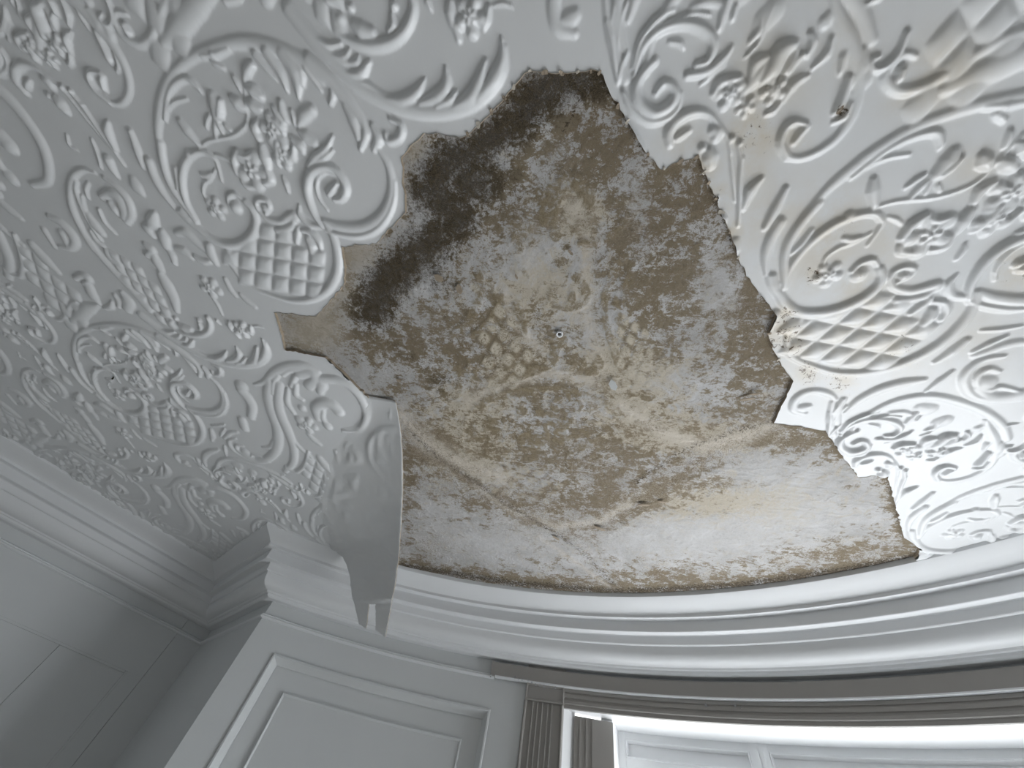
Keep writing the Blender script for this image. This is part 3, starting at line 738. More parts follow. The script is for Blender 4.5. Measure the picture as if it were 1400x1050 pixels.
# torn thickness of the paper around the opening
def torn_edge():
    n = len(HOLE); V = []; Fc = []
    dd = np.zeros(n)
    for i in range(n):
        V.append((*HOLE[i], -.0032 - .0012 * rng.random())); V.append((*HOLE[i], .010))
    for i in range(n):
        j = (i + 1) % n; a = (HOLE[i] + HOLE[j]) / 2
        aq = pix(a)[0]
        if np.hypot(*(a - CB)) > RB + .004 or (aq[0] < 520 and aq[1] > 544): continue
        Fc.append((2 * i, 2 * j, 2 * j + 1, 2 * i + 1))
    mesh_np('torn_edge', V, Fc, MAT_TORN, False, paper)
torn_edge()
def shreds():
    """ragged scraps of paper and skim still clinging to the edge"""
    spots = [(725, 97), (745, 99), (768, 101), (790, 98), (808, 96), (820, 99), (703, 120), (690, 134), (672, 153), (655, 172), (640, 184), (845, 145), (858, 166), (870, 188), (885, 212), (908, 231), (930, 221),
             (952, 214), (962, 236), (968, 250), (978, 272), (985, 290), (996, 318), (1003, 333), (1008, 352), (1050, 455), (1056, 472), (1062, 492), (1250, 758), (1200, 652), (1228, 710)]
    for k, s in enumerate(spots):
        c = pl(s); d, Q = near_poly(c[None], HOLE0); c = Q[0]
        a = rng.random() * 6.28; L = .006 + .007 * rng.random(); W = .5 * L
        u = np.array([math.cos(a), math.sin(a)]); v = np.array([-u[1], u[0]])
        V = []
        for t, w, z in ((-.5, .5, -.0030), (-.1, .62, -.0036), (.3, .5, -.0042), (.55, .3, -.0050)):
            for sg in (-1, 1):
                p = c + u * L * t + v * W * sg * w * (.7 + .6 * rng.random()); V.append((*p, z - .002 * rng.random()))
        n0 = len(V); V += [(x, y, z + .0018) for x, y, z in V]
        Fc = []
        for q in range(3):
            b = 2 * q; Fc += [(b, b + 1, b + 3, b + 2), (n0 + b, n0 + b + 2, n0 + b + 3, n0 + b + 1), (b, b + 2, n0 + b + 2, n0 + b), (b + 1, n0 + b + 1, n0 + b + 3, b + 3)]
        Fc += [(0, n0, n0 + 1, 1), (6, 7, n0 + 7, n0 + 6)]
        mesh_np('paper_scrap', V, Fc, MAT_TORN if k % 3 else MAT_SCRAP, False, paper, None, dict(stain=np.full(2 * n0, .9), speck=np.full(2 * n0, .5)))
shreds()

# hanging flap: a tongue of the same paper, folded down from the line where it still clings
def flap():
    Lc = np.array([(497, 540, -.002), (455, 600, -.002), (438, 650, -.002), (430, 700, -.002), (448, 741, -.002), (469, 762, .030), (478, 790, .11), (482, 815, .18), (485, 826, .21)], float)
    Rc = np.array([(541, 548, .006), (548, 590, .035), (551, 640, .070), (550, 690, .105), (547, 740, .150), (545, 765, .175), (541, 795, .215), (537, 815, .25), (535, 826, .265)], float)
    t = np.linspace(0, 1, len(Lc))
    nv, nu = 90, 44
    Ls = catmull(Lc, 12); Rs = catmull(Rc, 12)
    pick = lambda S, v: np.array([np.interp(v, np.linspace(0, 1, len(S)), S[:, k]) for k in range(3)])
    V = []; src = []
    def add(x, y, z):
        V.append((x, y, z))
    grid = np.zeros((nv + 1, nu + 1, 3))
    for i in range(nv + 1):
        a = pick(Ls, i / nv); b = pick(Rs, i / nv)
        for k in range(nu + 1):
            u = k / nu; xy = a[:2] * (1 - u) + b[:2] * u
            hinge = max(0, 1 - i / nv * 1.7)
            z = a[2] + (b[2] - a[2]) * (u ** (1 + 1.1 * hinge))
            z += .012 * math.sin(u * math.pi) * math.sin(i / nv * 9) * (i / nv)
            grid[i, k] = (*xy, z)
    # two prongs below the notch
    def prong(k0, k1, low):
        rows = 14; out = np.zeros((rows, k1 - k0 + 1, 3))
        for i in range(rows):
            v = (i + 1) / rows
            for k in range(k0, k1 + 1):
                u = (k - k0) / (k1 - k0); e = np.array(low[0]) * (1 - u) + np.array(low[1]) * u
                out[i, k - k0] = grid[nv, k] * (1 - v) + e * v
        return out
    ka, kb = 17, 25
    p1 = prong(0, ka, [(491, 853, .275), (501, 859, .29)]); p2 = prong(kb, nu, [(514, 862, .315), (527, 871, .335)])
    parts = [grid.reshape(-1, 3), p1.reshape(-1, 3), p2.reshape(-1, 3)]
    A = np.vstack(parts)
    rr = np.array([ray(p) for p in A[:, :2]]); P = rr[:, :2] / rr[:, 2:] * (1 - A[:, 2:3])
    W = np.c_[P, -A[:, 2]]
    idg = lambda i, k: i * (nu + 1) + k
    Fc = [(idg(i, k), idg(i + 1, k), idg(i + 1, k + 1), idg(i, k + 1)) for i in range(nv) for k in range(nu)]
    o = (nv + 1) * (nu + 1)
    for (k0, k1, arr) in ((0, ka, p1), (kb, nu, p2)):
        w = k1 - k0 + 1
        for i in range(arr.shape[0]):
            for k in range(w - 1):
                top = (idg(nv, k0 + k), idg(nv, k0 + k + 1)) if i == 0 else (o + (i - 1) * w + k, o + (i - 1) * w + k + 1)
                Fc.append((top[0], o + i * w + k, o + i * w + k + 1, top[1]))
        o += arr.shape[0] * w
    # relief carried along by the folded paper: sampled where the tongue came from, about its own plane
    Fn = np.array(Fc); n = np.zeros_like(W)
    fnrm = np.cross(W[Fn[:, 1]] - W[Fn[:, 0]], W[Fn[:, 3]] - W[Fn[:, 0]])
    for c in range(4): np.add.at(n, Fn[:, c], fnrm)
    n /= np.linalg.norm(n, axis=1)[:, None] + 1e-12
    n[n[:, 2] > 0] *= -1
    q = pl((560, 700)); src = np.array([pl(p) for p in A[:, :2]])
    h = tile_sample(src) * .26 + .0022 * (fbm(src[:, 0] * 22, src[:, 1] * 22, 4, 31) - .5) + .006 * (fbm(src[:, 0] * 6, src[:, 1] * 6, 2, 77) - .5)
    fade = np.clip((A[:, 2] - .004) / .04, 0, 1); h = tile_sample(src) * (1 - fade) + h * fade
    W = W + n * h[:, None]
    st = np.full(len(W), .05)
    ob = mesh_np('torn_flap', W, Fn, MAT_PAPER, True, paper, None, dict(stain=st, speck=st * .6))
    tag(ob, 'torn tongue of embossed paper hanging down over the cornice')
    m = ob.modifiers.new('thickness', 'SOLIDIFY'); m.thickness = .003; m.offset = -1; ob.data.materials.append(MAT_TORN); m.material_offset_rim = 1
flap()

# ================================================================== plaster behind the tear
ceiling = empty('ceiling', (0, 0, CEIL)); tag(ceiling, 'plaster ceiling showing brown stains and black mould where its paper tore away', kind='structure')
def soft(q, x, y, rx, ry=None, a=0):
    ry = ry or rx; c, s = math.cos(a), math.sin(a); dx = q[:, 0] - x; dy = q[:, 1] - y
    return np.exp(-(((c * dx + s * dy) / rx) ** 2 + ((-s * dx + c * dy) / ry) ** 2))
def line(q, pts, r):
    d2 = np.full(len(q), 1e12)
    for a, b in zip(pts[:-1], pts[1:]):
        a = np.array(a, float); b = np.array(b, float); d = b - a; t = np.clip(((q - a) @ d) / (d @ d), 0, 1)
        d2 = np.minimum(d2, ((q - a - t[:, None] * d) ** 2).sum(1))
    return np.exp(-d2 / (r * r))
def plaster():
    st = .0027; lo = HOLE.min(0) - .04; hi = HOLE.max(0) + .04
    nx = int((hi[0] - lo[0]) / st); ny = int((hi[1] - lo[1]) / st)
    X, Y = np.meshgrid(lo[0] + np.arange(nx + 1) * st, lo[1] + np.arange(ny + 1) * st, indexing='ij')
    P = np.c_[X.ravel(), Y.ravel()]
    ins = in_poly(P, HOLE0)
    d, _ = near_poly(P, HOLE0[::1])
    ok = (ins | (d < .035)) & in_room(P, .03)
    a = (np.arange(nx)[:, None] * (ny + 1) + np.arange(ny)[None]).ravel()
    Fq = np.c_[a, a + 1, a + ny + 2, a + ny + 1]; Fq = Fq[ok[Fq].all(1)]
    Fq = Fq[np.hypot(*(P[Fq].mean(1) - pl((765, 457))).T) > .0062]
    u, inv = np.unique(Fq.ravel(), return_inverse=True); P = P[u]; Fq = inv.reshape(-1, 4)
    q = pix(P)
    S = lambda *l: np.clip(sum(w * soft(q, *b) for w, *b in l), 0, 1)
    dark = np.maximum.reduce([line(q, [(812, 108), (760, 112), (735, 128), (702, 168), (655, 200), (610, 222), (590, 262), (622, 296), (578, 342), (540, 372), (517, 405), (509, 420)], 44),
                              1.0 * soft(q, 645, 245, 70, 58), .75 * soft(q, 750, 145, 45, 35), .55 * soft(q, 600, 390, 60, 22, .15), .6 * soft(q, 600, 520, 30, 16), .45 * line(q, [(520, 460), (560, 490), (610, 540)], 16),
                              .35 * soft(q, 725, 325, 8, 10)])
    brown = S((.8, 850, 190, 80, 95), (.55, 770, 210, 60, 70), (.7, 690, 300, 60, 50), (.8, 965, 265, 60, 60), (.75, 1025, 400, 34, 60), (.85, 1040, 490, 42, 60), (.7, 915, 400, 90, 100), (.75, 650, 470, 90, 50), (.55, 530, 470, 60, 40), (.5, 700, 610, 110, 45), (.45, 840, 625, 80, 50), (.8, 1080, 600, 70, 20),
              (.7, 830, 690, 60, 30), (.6, 700, 690, 90, 16), (.75, 1140, 760, 90, 16), (.7, 900, 795, 60, 12), (.5, 960, 660, 70, 20), (.35, 880, 330, 60, 60), (.45, 600, 640, 40, 30), (.6, 560, 660, 14, 60), (.4, 750, 520, 120, 30))
    brown = np.maximum(brown, .95 * line(q, [(550, 773), (700, 797), (850, 808), (1000, 800), (1130, 782), (1250, 762)], 10))
    brown = np.maximum(brown, .95 * line(q, [(1214, 655), (1226, 700), (1240, 740)], 9)); brown = np.maximum(brown, .8 * line(q, [(1060, 582), (1128, 592), (1150, 622)], 8))
    brown = np.maximum(brown, .7 * line(q, [(640, 655), (700, 700), (760, 722), (820, 730), (860, 705), (900, 690)], 13))
    white = S((.9, 670, 745, 90, 30), (.9, 1110, 690, 90, 45), (.85, 990, 730, 120, 30), (.75, 985, 400, 40, 60), (.7, 725, 350, 50, 50), (.6, 870, 280, 18, 60), (.7, 880, 740, 110, 26), (.6, 590, 690, 30, 40), (.5, 760, 200, 30, 50), (.6, 480, 520, 50, 26), (.5, 900, 510, 60, 30), (.7, 1030, 640, 60, 30), (.5, 800, 430, 40, 40), (.5, 570, 430, 40, 24))
    tan = np.clip(S((1, 430, 452, 50, 30), (1, 495, 352, 34, 30), (.9, 575, 205, 28, 22), (.8, 470, 405, 40, 26), (.7, 556, 260, 12, 40)) * 1.1 - dark, 0, 1)
    cream = S((.9, 640, 620, 60, 34), (1, 795, 290, 30, 34), (.6, 740, 400, 70, 50), (.8, 950, 600, 120, 22), (.7, 1000, 690, 130, 26), (.6, 640, 560, 60, 30), (.8, 850, 500, 70, 30), (.6, 700, 500, 50, 40), (.6, 870, 560, 60, 40))
    gmask = S((1, 750, 400, 140, 120), (1, 700, 500, 120, 80), (.9, 780, 290, 70, 70), (.8, 750, 620, 160, 70), (.5, 880, 470, 80, 80))
    hs = tile_sample(P); dots = np.clip(tile_sample(P, PIL) * 2 - .6, 0, 1) * np.clip(gmask, 0, 1); ghost = np.clip(hs / .006, 0, 1) * np.clip(gmask, 0, 1)
    band = np.maximum.reduce([line(q, [(550, 775), (700, 799), (850, 811), (1000, 803), (1130, 785), (1250, 764)], 7), .8 * line(q, [(560, 590), (600, 628), (650, 660), (690, 690), (760, 730), (800, 760), (838, 800)], 6), .8 * line(q, [(870, 660), (940, 615), (1010, 590), (1057, 578)], 7), .8 * line(q, [(810, 104), (770, 180)], 4),
                              .9 * line(q, [(960, 225), (985, 280), (1006, 340), (1050, 412)], 6), .8 * line(q, [(822, 105), (880, 205)], 5)])
    swirl = np.clip(np.maximum.reduce([line(q, [(555, 585), (600, 632), (650, 668), (720, 705), (800, 725), (870, 690), (940, 640), (1000, 605), (1057, 585)], 26), .9 * soft(q, 800, 640, 60, 36), .9 * soft(q, 1080, 605, 50, 16), .8 * soft(q, 740, 725, 60, 14), .7 * soft(q, 590, 745, 36, 22), .6 * line(q, [(560, 778), (700, 798), (850, 806)], 9), .6 * soft(q, 1160, 765, 70, 14)]), 0, 1)
    crest = np.maximum.reduce([line(q, [(548, 570), (585, 612), (640, 640), (690, 655)], 12), .9 * line(q, [(650, 665), (700, 700), (760, 722), (820, 715), (860, 690)], 5), line(q, [(850, 555), (900, 590), (960, 612), (1020, 598), (1056, 582)], 9), .9 * soft(q, 792, 288, 20, 24), .8 * line(q, [(690, 400), (700, 440), (740, 480)], 6), .7 * line(q, [(800, 300), (800, 420), (820, 500)], 9), .8 * line(q, [(640, 548), (700, 522), (760, 512), (840, 530)], 8), .7 * line(q, [(735, 735), (780, 765), (838, 808)], 3), .6 * soft(q, 725, 350, 14, 40)])
    wob = fbm(P[:, 0] * 9, P[:, 1] * 9, 3, 3) - .5
    z = .007 + .0022 * (fbm(P[:, 0] * 16, P[:, 1] * 16, 5, 11) - .5) - .0014 * ghost + .0018 * (fbm(P[:, 0] * 60, P[:, 1] * 60, 3, 21) - .5)
    ridge = np.maximum(line(q, [(640, 650), (700, 695), (760, 725), (830, 735), (880, 700), (930, 660), (1010, 640)], 5), line(q, [(545, 570), (590, 622), (650, 662), (720, 700)], 4))
    flake = np.maximum(.0030 * line(q, [(555, 400), (600, 375), (640, 385)], 12) * (fbm(P[:, 0] * 90, P[:, 1] * 90, 2, 9)), .004 * ridge * fbm(P[:, 0] * 40, P[:, 1] * 40, 3, 8))
    strat = np.clip(1 - np.abs((fbm(P[:, 0] * 5 + wob, P[:, 1] * 11, 4, 41) * 9) % 1 - .5) * 4, 0, 1)
    low = 1 / (1 + np.exp(-(q[:, 1] - 600) / 40))
    z = z - flake - .0012 * strat * low
    Nf = mesh_np('exposed_plaster', np.c_[P, z], Fq, MAT_PLASTER, True, ceiling, None, dict(dark=dark, brown=brown, white=white, tan=tan, cream=cream, ghost=ghost, band=band, dots=dots, swirl=swirl, crest=crest))
    tag(Nf, 'bare plaster with brown damp stains, black mould and ghost prints of scrolls')
plaster()
# slab over everything
cor = [corner_in(.45), corner_in(.45) - DL * 4.6]
S4 = [NL * 3.46 + DL * 3.1, NL * 3.46 - DL * 3.6, (CB - NL * 3.46) - DL * 3.6, (CB - NL * 3.46) + DL * 3.1]
def slab(name, pts, z0, z1, mat, parent=None):
    n = len(pts); V = [(*p, z0) for p in pts] + [(*p, z1) for p in pts]
    Fc = [tuple(range(n))[::-1], tuple(range(n, 2 * n))] + [(i, (i + 1) % n, n + (i + 1) % n, n + i) for i in range(n)]
    return mesh_np(name, V, Fc, mat, False, parent)
slab('ceiling_slab', S4, .014, .06, MAT_PLASTER, ceiling)
flo = slab('floor', S4, -.05, 0, MAT_FLOOR); tag(flo, 'plain brown boarded floor of the room', kind='structure')

# small loose bits on the plaster
def flake(px, L, W, zd, a, mat, name, lab=None):
    c = pl(px); u = np.array([math.cos(a), math.sin(a)]); v = np.array([-u[1], u[0]]); V = []
    out = [(-.5, -.2), (-.25, .45), (.2, .5), (.5, .1), (.3, -.4), (-.15, -.5)]
    V = [(*(c + u * L * x + v * W * y), -zd * (.2 + .8 * (x + .5))) for x, y in out]; n = len(V)
    V += [(x, y, z + .002) for x, y, z in V]
    Fc = [tuple(range(n)), tuple(range(n, 2 * n))[::-1]] + [(i, n + i, n + (i + 1) % n, (i + 1) % n) for i in range(n)]
    o = mesh_np(name, V, Fc, mat, False, ceiling)
    if lab: o['label'] = lab
for p, L, W, z, a in (((838, 525), .036, .022, .012, .9), ((1022, 545), .045, .008, .006, -.4), ((1032, 538), .03, .006, .006, -.4), ((706, 378), .016, .006, .004, 1.0), ((780, 345), .02, .007, .004, .7), ((600, 380), .03, .02, .004, .3), ((628, 395), .03, .018, .005, 1.2), ((545, 520), .02, .012, .004, .1), ((690, 640), .024, .009, .004, .6), ((760, 735), .04, .012, .005, .5), ((820, 722), .05, .016, .006, .2), ((880, 690), .045, .013, .005, -.3), ((905, 686), .03, .01, .004, -.2)):
    flake(p, L, W, z, a, MAT_WALL if L < .037 and W > .02 else MAT_TORN, 'plaster_flake')
def ring(px, r):
    c = pl(px); V = []; Fc = []; n = 14
    for k in range(n):
        t = 2 * math.pi * k / n
        for rr, z in ((r, .004), (r * .98, -.002), (r * .62, -.002), (r * .55, .004)):
            V.append((c[0] + rr * math.cos(t), c[1] + rr * math.sin(t), z))
    for k in range(n):
        for s in range(3):
            a = 4 * k + s; b = 4 * ((k + 1) % n) + s; Fc.append((a, a + 1, b + 1, b))
    o = mesh_np('fixing_eyelet', V, Fc, MAT_TRIM, True, ceiling); o['label'] = 'small pale eyelet around a dark fixing hole'
ring((765, 457), .010)

# ================================================================== cornice
PROF = [('cove_moulding', [(0, -.012), (0, 0), (.004, .010), (.020, .020), (.045, .030), (.066, .040), (.082, .050), (.084, .052), (.0845, .064)]),
        ('fascia_band', [(.0845, .064), (.090, .0655), (.113, .0655), (.115, .068), (.116, .110), (.118, .112)]),
        ('fillet_band', [(.118, .112), (.150, .1125), (.154, .116), (.160, .144), (.163, .147), (.172, .1475)]),
        ('ogee_moulding', [(.172, .1475), (.175, .158), (.178, .172), (.186, .188), (.200, .199), (.218, .205), (.232, .207)]),
        ('bead_moulding', [(.232, .207), (.236, .213), (.242, .215), (.246, .214), (.250, .222), (.256, .226), (.262, .2275), (.266, .226), (.302, .227)])]
BEAD = ('frieze_bead', [(.302, .284), (.294, .286), (.288, .290), (.290, .295), (.284, .299), (.286, .304), (.294, .307), (.302, .308)])
def sweep(name, prof, path, mat, parent):
    rows = []
    for d, z in prof: rows.append([(*p, -z) for p in path(d)])
    n = len(rows[0]); V = [v for r_ in rows for v in r_]
    Fc = [(i * n + k, i * n + k + 1, (i + 1) * n + k + 1, (i + 1) * n + k) for i in range(len(rows) - 1) for k in range(n - 1)]
    o = mesh_np(name, V, Fc, mat, True, parent)
    try: o.data.set_sharp_from_angle(angle=math.radians(28))
    except Exception: pass
    return o
def arc(d, t0, t1, n=140): return [cyl(t0 + (t1 - t0) * k / n, RB + d) for k in range(n + 1)]
paths = [('trim_1', lambda d: [corner_in(d) - DL * 4.5, corner_in(d)], 'white cornice moulding running along the shaded left wall'),
         ('trim_2', lambda d: [corner_in(d) + (corner_out(d) - corner_in(d)) * t for t in (0, .5, 1)], 'short cornice return between the left wall and the bow'),
         ('trim_3', lambda d: arc(d, ang(corner_out(d)), 2 * AX - ang(corner_out(d))), 'white curved cornice following the bow above the window'),
         ('trim_4', lambda d: [mirror(corner_out(d)), mirror(corner_in(d))], 'short cornice return on the far side of the bow'),
         ('trim_5', lambda d: [mirror(corner_in(d)), mirror(corner_in(d) - DL * 4.5)], 'white cornice moulding along the wall opposite the left wall')]
for nm, pth, lab in paths:
    e = empty(nm, (0, 0, CEIL)); tag(e, lab, kind='structure')
    for pn, pr in PROF: sweep(pn, pr, pth, MAT_TRIM, e)
    if nm == 'trim_3':
        sweep('frieze_bead', BEAD[1], lambda d: arc(d, ang(corner_out(d)), 86.3, 60), MAT_TRIM, e)
        sweep('frieze_bead', BEAD[1], lambda d: arc(d, 2 * AX - ang(corner_out(d)), 2 * AX - 86.3, 60), MAT_TRIM, e)
    else: sweep('frieze_bead', BEAD[1], pth, MAT_TRIM, e)

# ================================================================== walls
def wall_strip(name, pa, pb, z0, z1, th, nrm, mat, parent=None, smooth=False):
    """upright board between plan points, outer thickness th along nrm; z are drops below the ceiling"""
    pa = np.asarray(pa); pb = np.asarray(pb); o = nrm * th
    V = [(*p, -z) for z in (z0, z1) for p in (pa, pb, pb + o, pa + o)]
    Fc = [(0, 1, 2, 3), (7, 6, 5, 4), (0, 4, 5, 1), (1, 5, 6, 2), (2, 6, 7, 3), (3, 7, 4, 0)]
    return mesh_np(name, V, Fc, mat, smooth, parent)
WIN = corner_in(PJ); WOUT = corner_out(PJ)
# left wall: boards round a sunk panel (positions along the wall measured from the photograph)
wl_ = empty('wall_left', (0, 0, CEIL)); tag(wl_, 'shaded grey wall with sunk boarded panel beside the corner', kind='structure')
LW = lambda a, off=0: NL * (LOFF + PJ + off) + DL * a
aC = WIN @ DL
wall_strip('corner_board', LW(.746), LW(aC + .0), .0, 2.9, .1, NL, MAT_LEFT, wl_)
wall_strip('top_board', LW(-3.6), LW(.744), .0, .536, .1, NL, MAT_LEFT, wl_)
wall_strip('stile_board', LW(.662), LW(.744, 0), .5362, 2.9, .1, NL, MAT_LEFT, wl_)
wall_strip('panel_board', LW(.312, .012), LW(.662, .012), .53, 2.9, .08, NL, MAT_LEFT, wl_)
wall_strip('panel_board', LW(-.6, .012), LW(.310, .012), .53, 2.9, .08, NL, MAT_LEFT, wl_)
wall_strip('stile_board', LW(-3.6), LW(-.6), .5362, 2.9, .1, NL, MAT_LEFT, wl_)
def moulding_line(name, pa, pb, za, zb, inner_dir, parent):
    # small sloping bead against the sunk panel
    pa = np.asarray(pa); pb = np.asarray(pb)
    wall_strip(name, pa, pb, za, zb, .013, NL, MAT_LEFT, parent)
wall_strip('panel_bead', LW(-.6, .004), LW(.650, .004), .536, .546, .008, NL, MAT_LEFT, wl_)
wall_strip('panel_bead', LW(.652, .004), LW(.662, .004), .536, 2.9, .008, NL, MAT_LEFT, wl_)
# return wall
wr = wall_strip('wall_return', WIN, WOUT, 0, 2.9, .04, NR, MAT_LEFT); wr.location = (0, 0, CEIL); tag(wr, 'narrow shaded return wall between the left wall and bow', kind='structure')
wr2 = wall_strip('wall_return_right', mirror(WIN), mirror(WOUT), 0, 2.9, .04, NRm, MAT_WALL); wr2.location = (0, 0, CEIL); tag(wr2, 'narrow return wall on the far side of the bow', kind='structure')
# right and rear walls close the room
pR0 = mirror(LW(-3.6)); pR1 = mirror(WIN)
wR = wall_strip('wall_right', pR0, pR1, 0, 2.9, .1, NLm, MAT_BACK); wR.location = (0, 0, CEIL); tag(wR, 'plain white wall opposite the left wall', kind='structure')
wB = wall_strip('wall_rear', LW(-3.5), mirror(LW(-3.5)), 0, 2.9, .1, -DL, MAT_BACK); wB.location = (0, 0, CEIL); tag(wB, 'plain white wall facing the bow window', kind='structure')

def cbox(name, t0, t1, z0, z1, r0, r1, mat, parent, n=None):
    """block bent to the bow: angles (deg), drops, radii"""
    n = n or max(2, int(abs(t1 - t0) / 1.2)); V = []
    for k in range(n + 1):
        t = t0 + (t1 - t0) * k / n
        a = cyl(t, r0); b = cyl(t, r1)
        V += [(*a, -z0), (*a, -z1), (*b, -z1), (*b, -z0)]
    Fc = [(0, 1, 2, 3), tuple(4 * n + x for x in (3, 2, 1, 0))]
    for k in range(n):
        for s in range(4):
            a = 4 * k + s; b = 4 * k + (s + 1) % 4; Fc.append((a, a + 4, b + 4, b))
    o = mesh_np(name, V, Fc, mat, True, parent)
    try: o.data.set_sharp_from_angle(angle=math.radians(28))
    except Exception: pass
    return o
def cprof(name, prof, t0, t1, mat, parent, n=90):
    return sweep(name, prof, lambda d: [cyl(t0 + (t1 - t0) * k / n, RB + d) for k in range(n + 1)], mat, parent)
def cframe(name, t0, t1, z0, z1, prof, mat, parent, n=24, r=RW):
    """mitred moulding round a rectangle on the bow; prof: (inset m, depth m, + is into the wall)"""
    rows = []
    for ins, dep in prof:
        dt = math.degrees(ins / r) * (1 if t1 > t0 else -1)
        a0, a1, y0, y1 = t0 + dt, t1 - dt, z0 + ins, z1 - ins; L = []
        for k in range(n): L.append((a0 + (a1 - a0) * k / n, y0))
        for k in range(4): L.append((a1, y0 + (y1 - y0) * k / 4))
        for k in range(n): L.append((a1 + (a0 - a1) * k / n, y1))
        for k in range(4): L.append((a0, y1 + (y0 - y1) * k / 4))
        rows.append([(*cyl(t, r + dep), -z) for t, z in L])
    m = len(rows[0]); V = [v for q in rows for v in q]
    Fc = [(i * m + k, i * m + (k + 1) % m, (i + 1) * m + (k + 1) % m, (i + 1) * m + k) for i in range(len(rows) - 1) for k in range(m)]
    o = mesh_np(name, V, Fc, mat, True, parent)
    try: o.data.set_sharp_from_angle(angle=math.radians(28))
    except Exception: pass
    return o
def pier(name, mir, lab):
    T = (lambda t: 2 * AX - t) if mir else (lambda t: t)
    e = empty(name, (0, 0, CEIL)); tag(e, lab, kind='structure')
    W0 = T(ang(WOUT)); z0, z1 = .424, 2.05
    cbox('frieze', W0, T(82.5), 0, .302, RW, RW + .12, MAT_WALL, e)
    cbox('top_rail', W0, T(82.5), .302, z0, RW, RW + .12, MAT_WALL, e)
    cbox('stile', W0, T(109.43), z0, z1, RW, RW + .12, MAT_WALL, e); cbox('stile', T(86.12), T(82.5), z0, z1, RW, RW + .12, MAT_WALL, e)
    cbox('bottom_rail', W0, T(82.5), z1, 2.9, RW, RW + .12, MAT_WALL, e)
    cbox('panel_ground', T(109.43), T(86.12), z0, z1, RW + .030, RW + .10, MAT_WALL, e)
    cframe('panel_moulding', T(109.43), T(86.12), z0, z1, [(0, -.004), (.003, -.008), (.010, -.009), (.014, -.003), (.020, .008), (.027, .017), (.034, .021), (.0365, .0272)], MAT_WALL, e)
    # raised field with its bevelled edge
    f0, f1, y0, y1 = T(106.8), T(88.48), .543, z1 - .12
    cframe('field_bevel', f0, f1, y0, y1, [(0, .0305), (.001, .020), (.006, .0165), (.011, .019), (.014, .023)], MAT_WALL, e)
    cbox('raised_field', T(106.8 - .25), T(88.48 + .25), y0 + .012, y1 - .012, RW + .0225, RW + .04, MAT_WALL, e)
pier('wall_back', False, 'grey panelled bow wall between the corner and the fluted pilaster')
pier('wall_back_right', True, 'panelled bow wall on the far side of the window')
wo = empty('wall_over_window', (0, 0, CEIL)); tag(wo, 'curved frieze over the bow window beneath the cornice', kind='structure')
cbox('frieze', 82.5, 2 * AX - 82.5, 0, .30, RW, RW + .12, MAT_WALL, wo, 60)
cbox('apron', 82.5, 2 * AX - 82.5, 2.15, 2.9, RW, RW + .28, MAT_WALL, wo, 60)

# ================================================================== window
win = empty('window_1', (0, 0, CEIL)); tag(win, 'curved bow window with taupe header, fluted pilasters and white head frame', kind='structure')
ML = lambda t: 2 * AX - t
# header with horizontal reeds, then the soffit of the reveal
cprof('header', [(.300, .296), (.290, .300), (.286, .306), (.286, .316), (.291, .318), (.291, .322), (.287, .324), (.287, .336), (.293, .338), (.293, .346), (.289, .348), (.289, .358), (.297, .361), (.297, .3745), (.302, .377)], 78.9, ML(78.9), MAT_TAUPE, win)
cbox('header_core', 78.9, ML(78.9), .30, .3765, RW + .001, RW + .24, MAT_FRAME, win, 60)
# pilasters: capital block, fluted shaft, edge fillets
def pilaster(mir):
    T = (lambda t: ML(t)) if mir else (lambda t: t)
    p0, p1 = 82.83, 78.9
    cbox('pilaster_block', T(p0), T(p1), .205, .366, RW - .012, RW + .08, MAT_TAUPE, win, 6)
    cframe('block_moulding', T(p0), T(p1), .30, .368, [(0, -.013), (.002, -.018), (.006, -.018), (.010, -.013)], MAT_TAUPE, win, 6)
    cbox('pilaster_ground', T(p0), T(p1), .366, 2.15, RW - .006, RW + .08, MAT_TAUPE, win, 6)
    edges = [82.74, 81.98, 81.52, 81.02, 80.48, 80.08, 79.05]
    for k, t in enumerate(edges):
        w = .0075 if k in (0, 6) else .0042
        dt = math.degrees(w / RW); prof = []
        V = []; n = 7
        for z in (.370, 2.15):
            for q in range(n):
                a = math.pi * q / (n - 1); V.append((*cyl(T(t - dt * math.cos(a)), RW - .006 - (.010 if k in (0, 6) else .0075) * math.sin(a)), -z))
        Fc = [(q, q + 1, n + q + 1, n + q) for q in range(n - 1)] + [tuple(range(n))]
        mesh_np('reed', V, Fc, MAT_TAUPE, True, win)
pilaster(False); pilaster(True)
# jambs: pale strip, then a reeded board in the splay of the reveal
def jamb(mir):
    T = (lambda t: ML(t)) if mir else (lambda t: t)
    def board(name, a, b, z0, z1, mat, off=0.0):
        A = cyl(T(a[0]), a[1]); B = cyl(T(b[0]), b[1]); d = B - A; n = np.array([-d[1], d[0]]) / np.linalg.norm(d)
        if n @ (A - CB) > 0: n = -n
        A = A + n * off; B = B + n * off
        return wall_strip(name, A, B, z0, z1, .05, -n, mat, win)
    board('jamb_strip', (78.95, RW - .002), (77.95, 2.735), .376, 2.15, MAT_FRAME)
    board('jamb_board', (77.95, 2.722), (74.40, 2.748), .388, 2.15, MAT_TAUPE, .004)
    for u, w in ((.14, .006), (.30, .006), (.46, .005)):
        a = np.array([77.95, 2.722]) * (1 - u) + np.array([74.40, 2.748]) * u; b = a + (np.array([74.40, 2.748]) - [77.95, 2.722]) * .045
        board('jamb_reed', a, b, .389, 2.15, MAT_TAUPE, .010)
    board('jamb_return', (74.45, 2.75), (74.28, 2.90), .376, 2.15, MAT_FRAME)
jamb(False); jamb(True)
RG = 2.895
mull = [74.28, 62.72, ML(62.72), ML(74.28)]
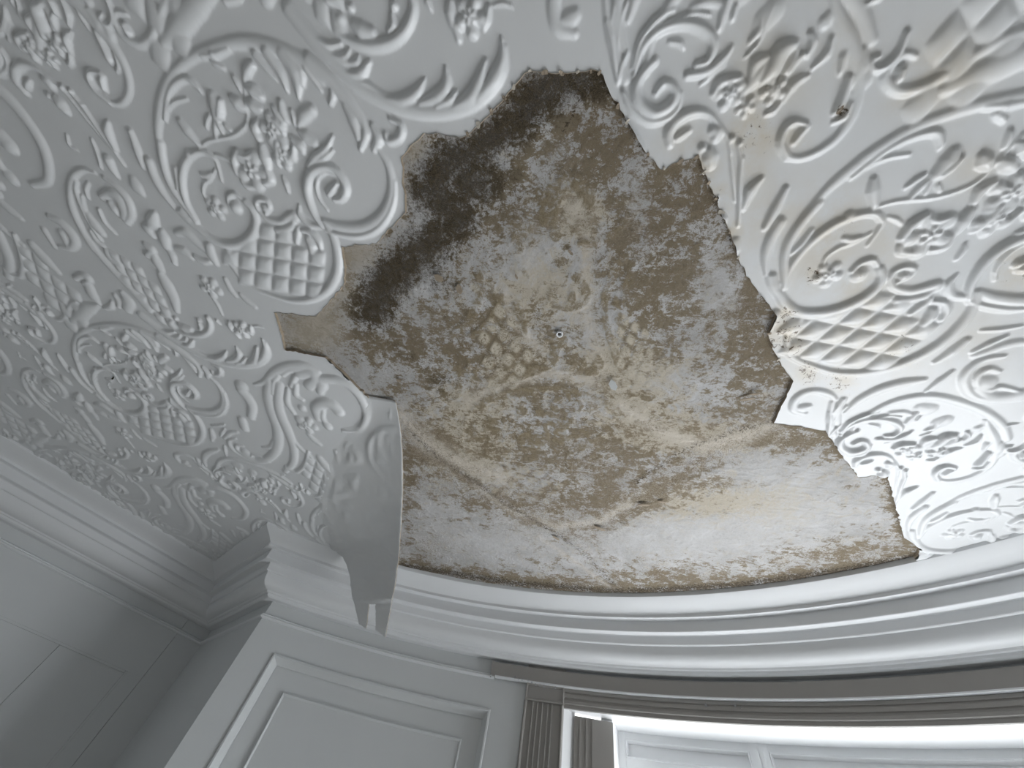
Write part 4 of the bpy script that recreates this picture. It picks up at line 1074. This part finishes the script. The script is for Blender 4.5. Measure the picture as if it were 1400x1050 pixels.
cbox('head_rail', mull[0], mull[3], .374, .402, RG, RG + .06, MAT_FRAME, win, 50)
cbox('transom_rail', mull[0], mull[3],   .468, .555, RG, RG + .06, MAT_FRAME, win, 50)
cbox('sill_rail', mull[0], mull[3], 2.06, 2.15, RG - .02, RG + .08, MAT_FRAME, win, 50)
for k, t in enumerate(mull):
    hw = .72 if k in (1, 2) else .30
    c = t + (-hw if k == 0 else hw if k == 3 else 0)
    cbox('mullion', c + hw, c - hw, .374, 2.10, RG - .004, RG + .07, MAT_FRAME, win, 3)
    if k in (1, 2):
        cbox('mullion_bead', c + .26, c + .02, .402, 2.06, RG - .012, RG, MAT_FRAME, win, 3); cbox('mullion_bead', c - .10, c - .34, .402, 2.06, RG - .010, RG, MAT_FRAME, win, 3)
for k in range(3):
    a = mull[k] - (.60 if k == 0 else .72); b = mull[k + 1] + (.60 if k == 2 else .72)
    cbox('head_panel', a, b, .402, .468, RG + .022, RG + .05, MAT_PANEL, win, 20)
    cframe('panel_bead', a, b, .402, .468, [(0, .0), (.002, -.004), (.006, -.003), (.010, .012), (.012, .0225)], MAT_FRAME, win, 20, RG)
    cbox('glass_pane', a, b, .555, 2.06, RG + .028, RG + .032, MAT_GLASS, win, 20)
    cframe('glazing_bead', a, b, .555, 2.06, [(0, 0), (.004, -.003), (.012, .01), (.014, .029)], MAT_FRAME, win, 20, RG)

# curved rail carried across the pilaster and window head
rail = empty('curtain_rail', (0, 0, CEIL)); tag(rail, 'taupe curved rail running over the window just under the cornice', 'curtain rail')
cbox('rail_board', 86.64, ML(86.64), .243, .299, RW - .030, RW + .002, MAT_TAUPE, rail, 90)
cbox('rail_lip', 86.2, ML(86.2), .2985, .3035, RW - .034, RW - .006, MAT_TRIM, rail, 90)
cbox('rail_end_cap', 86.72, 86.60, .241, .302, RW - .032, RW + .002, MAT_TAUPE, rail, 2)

# drops of leaked water
def ray_cyl(p, r):
    v = ray(p); d = v[:2]; a = d @ d; b = -2 * d @ CB; c = CB @ CB - r * r
    t = (-b + math.sqrt(b * b - 4 * a * c)) / (2 * a); return np.array([*(d * t), CEIL - (1 - t * v[2])])
def drop(p, r, s, label, group):
    c = ray_cyl(p, r); V = []; n = 12; prof = [(0, -1.25), (.42, -1.12), (.78, -.75), (.95, -.25), (.85, .25), (.55, .7), (.22, 1.1), (0, 1.3)]
    for rr, z in prof:
        for k in range(n): V.append((s * rr * math.cos(2 * math.pi * k / n), s * rr * math.sin(2 * math.pi * k / n), s * z))
    Fc = [(i * n + k, i * n + (k + 1) % n, (i + 1) * n + (k + 1) % n, (i + 1) * n + k) for i in range(len(prof) - 1) for k in range(n)]
    o = mesh_np('water_drop', V, Fc, MAT_WATER, True); o.location = c; tag(o, label, 'water drop', group)
for x, y in ((722, 930), (727, 933), (732, 936), (738, 937), (744, 938), (750, 939), (759, 940)):
    drop((x, y), RW - .035, .0044, 'small water drop hanging in the row under the rail above the pilaster block', 'drops above the pilaster')
for x, y in ((704, 926), (709, 928), (714, 929)):
    drop((x, y), RW - .035, .0046, 'water drop hanging under the rail just beside the pilaster', 'drops beside the pilaster')
drop((671, 924), RW - .035, .0050, 'single water drop hanging at the cut end of the rail', 'drop at the rail end')
drop((965, 964), RW - .021, .0058, 'lone water drop clinging to the reeded window header', 'drop on the header')
drop((1005, 964), RW - .021, .0056, 'larger of the two neighbouring water drops on the reeded window header', 'pair of drops on the header')
drop((1012, 967), RW - .021, .0034, 'smaller of the two neighbouring water drops on the reeded window header', 'pair of drops on the header')
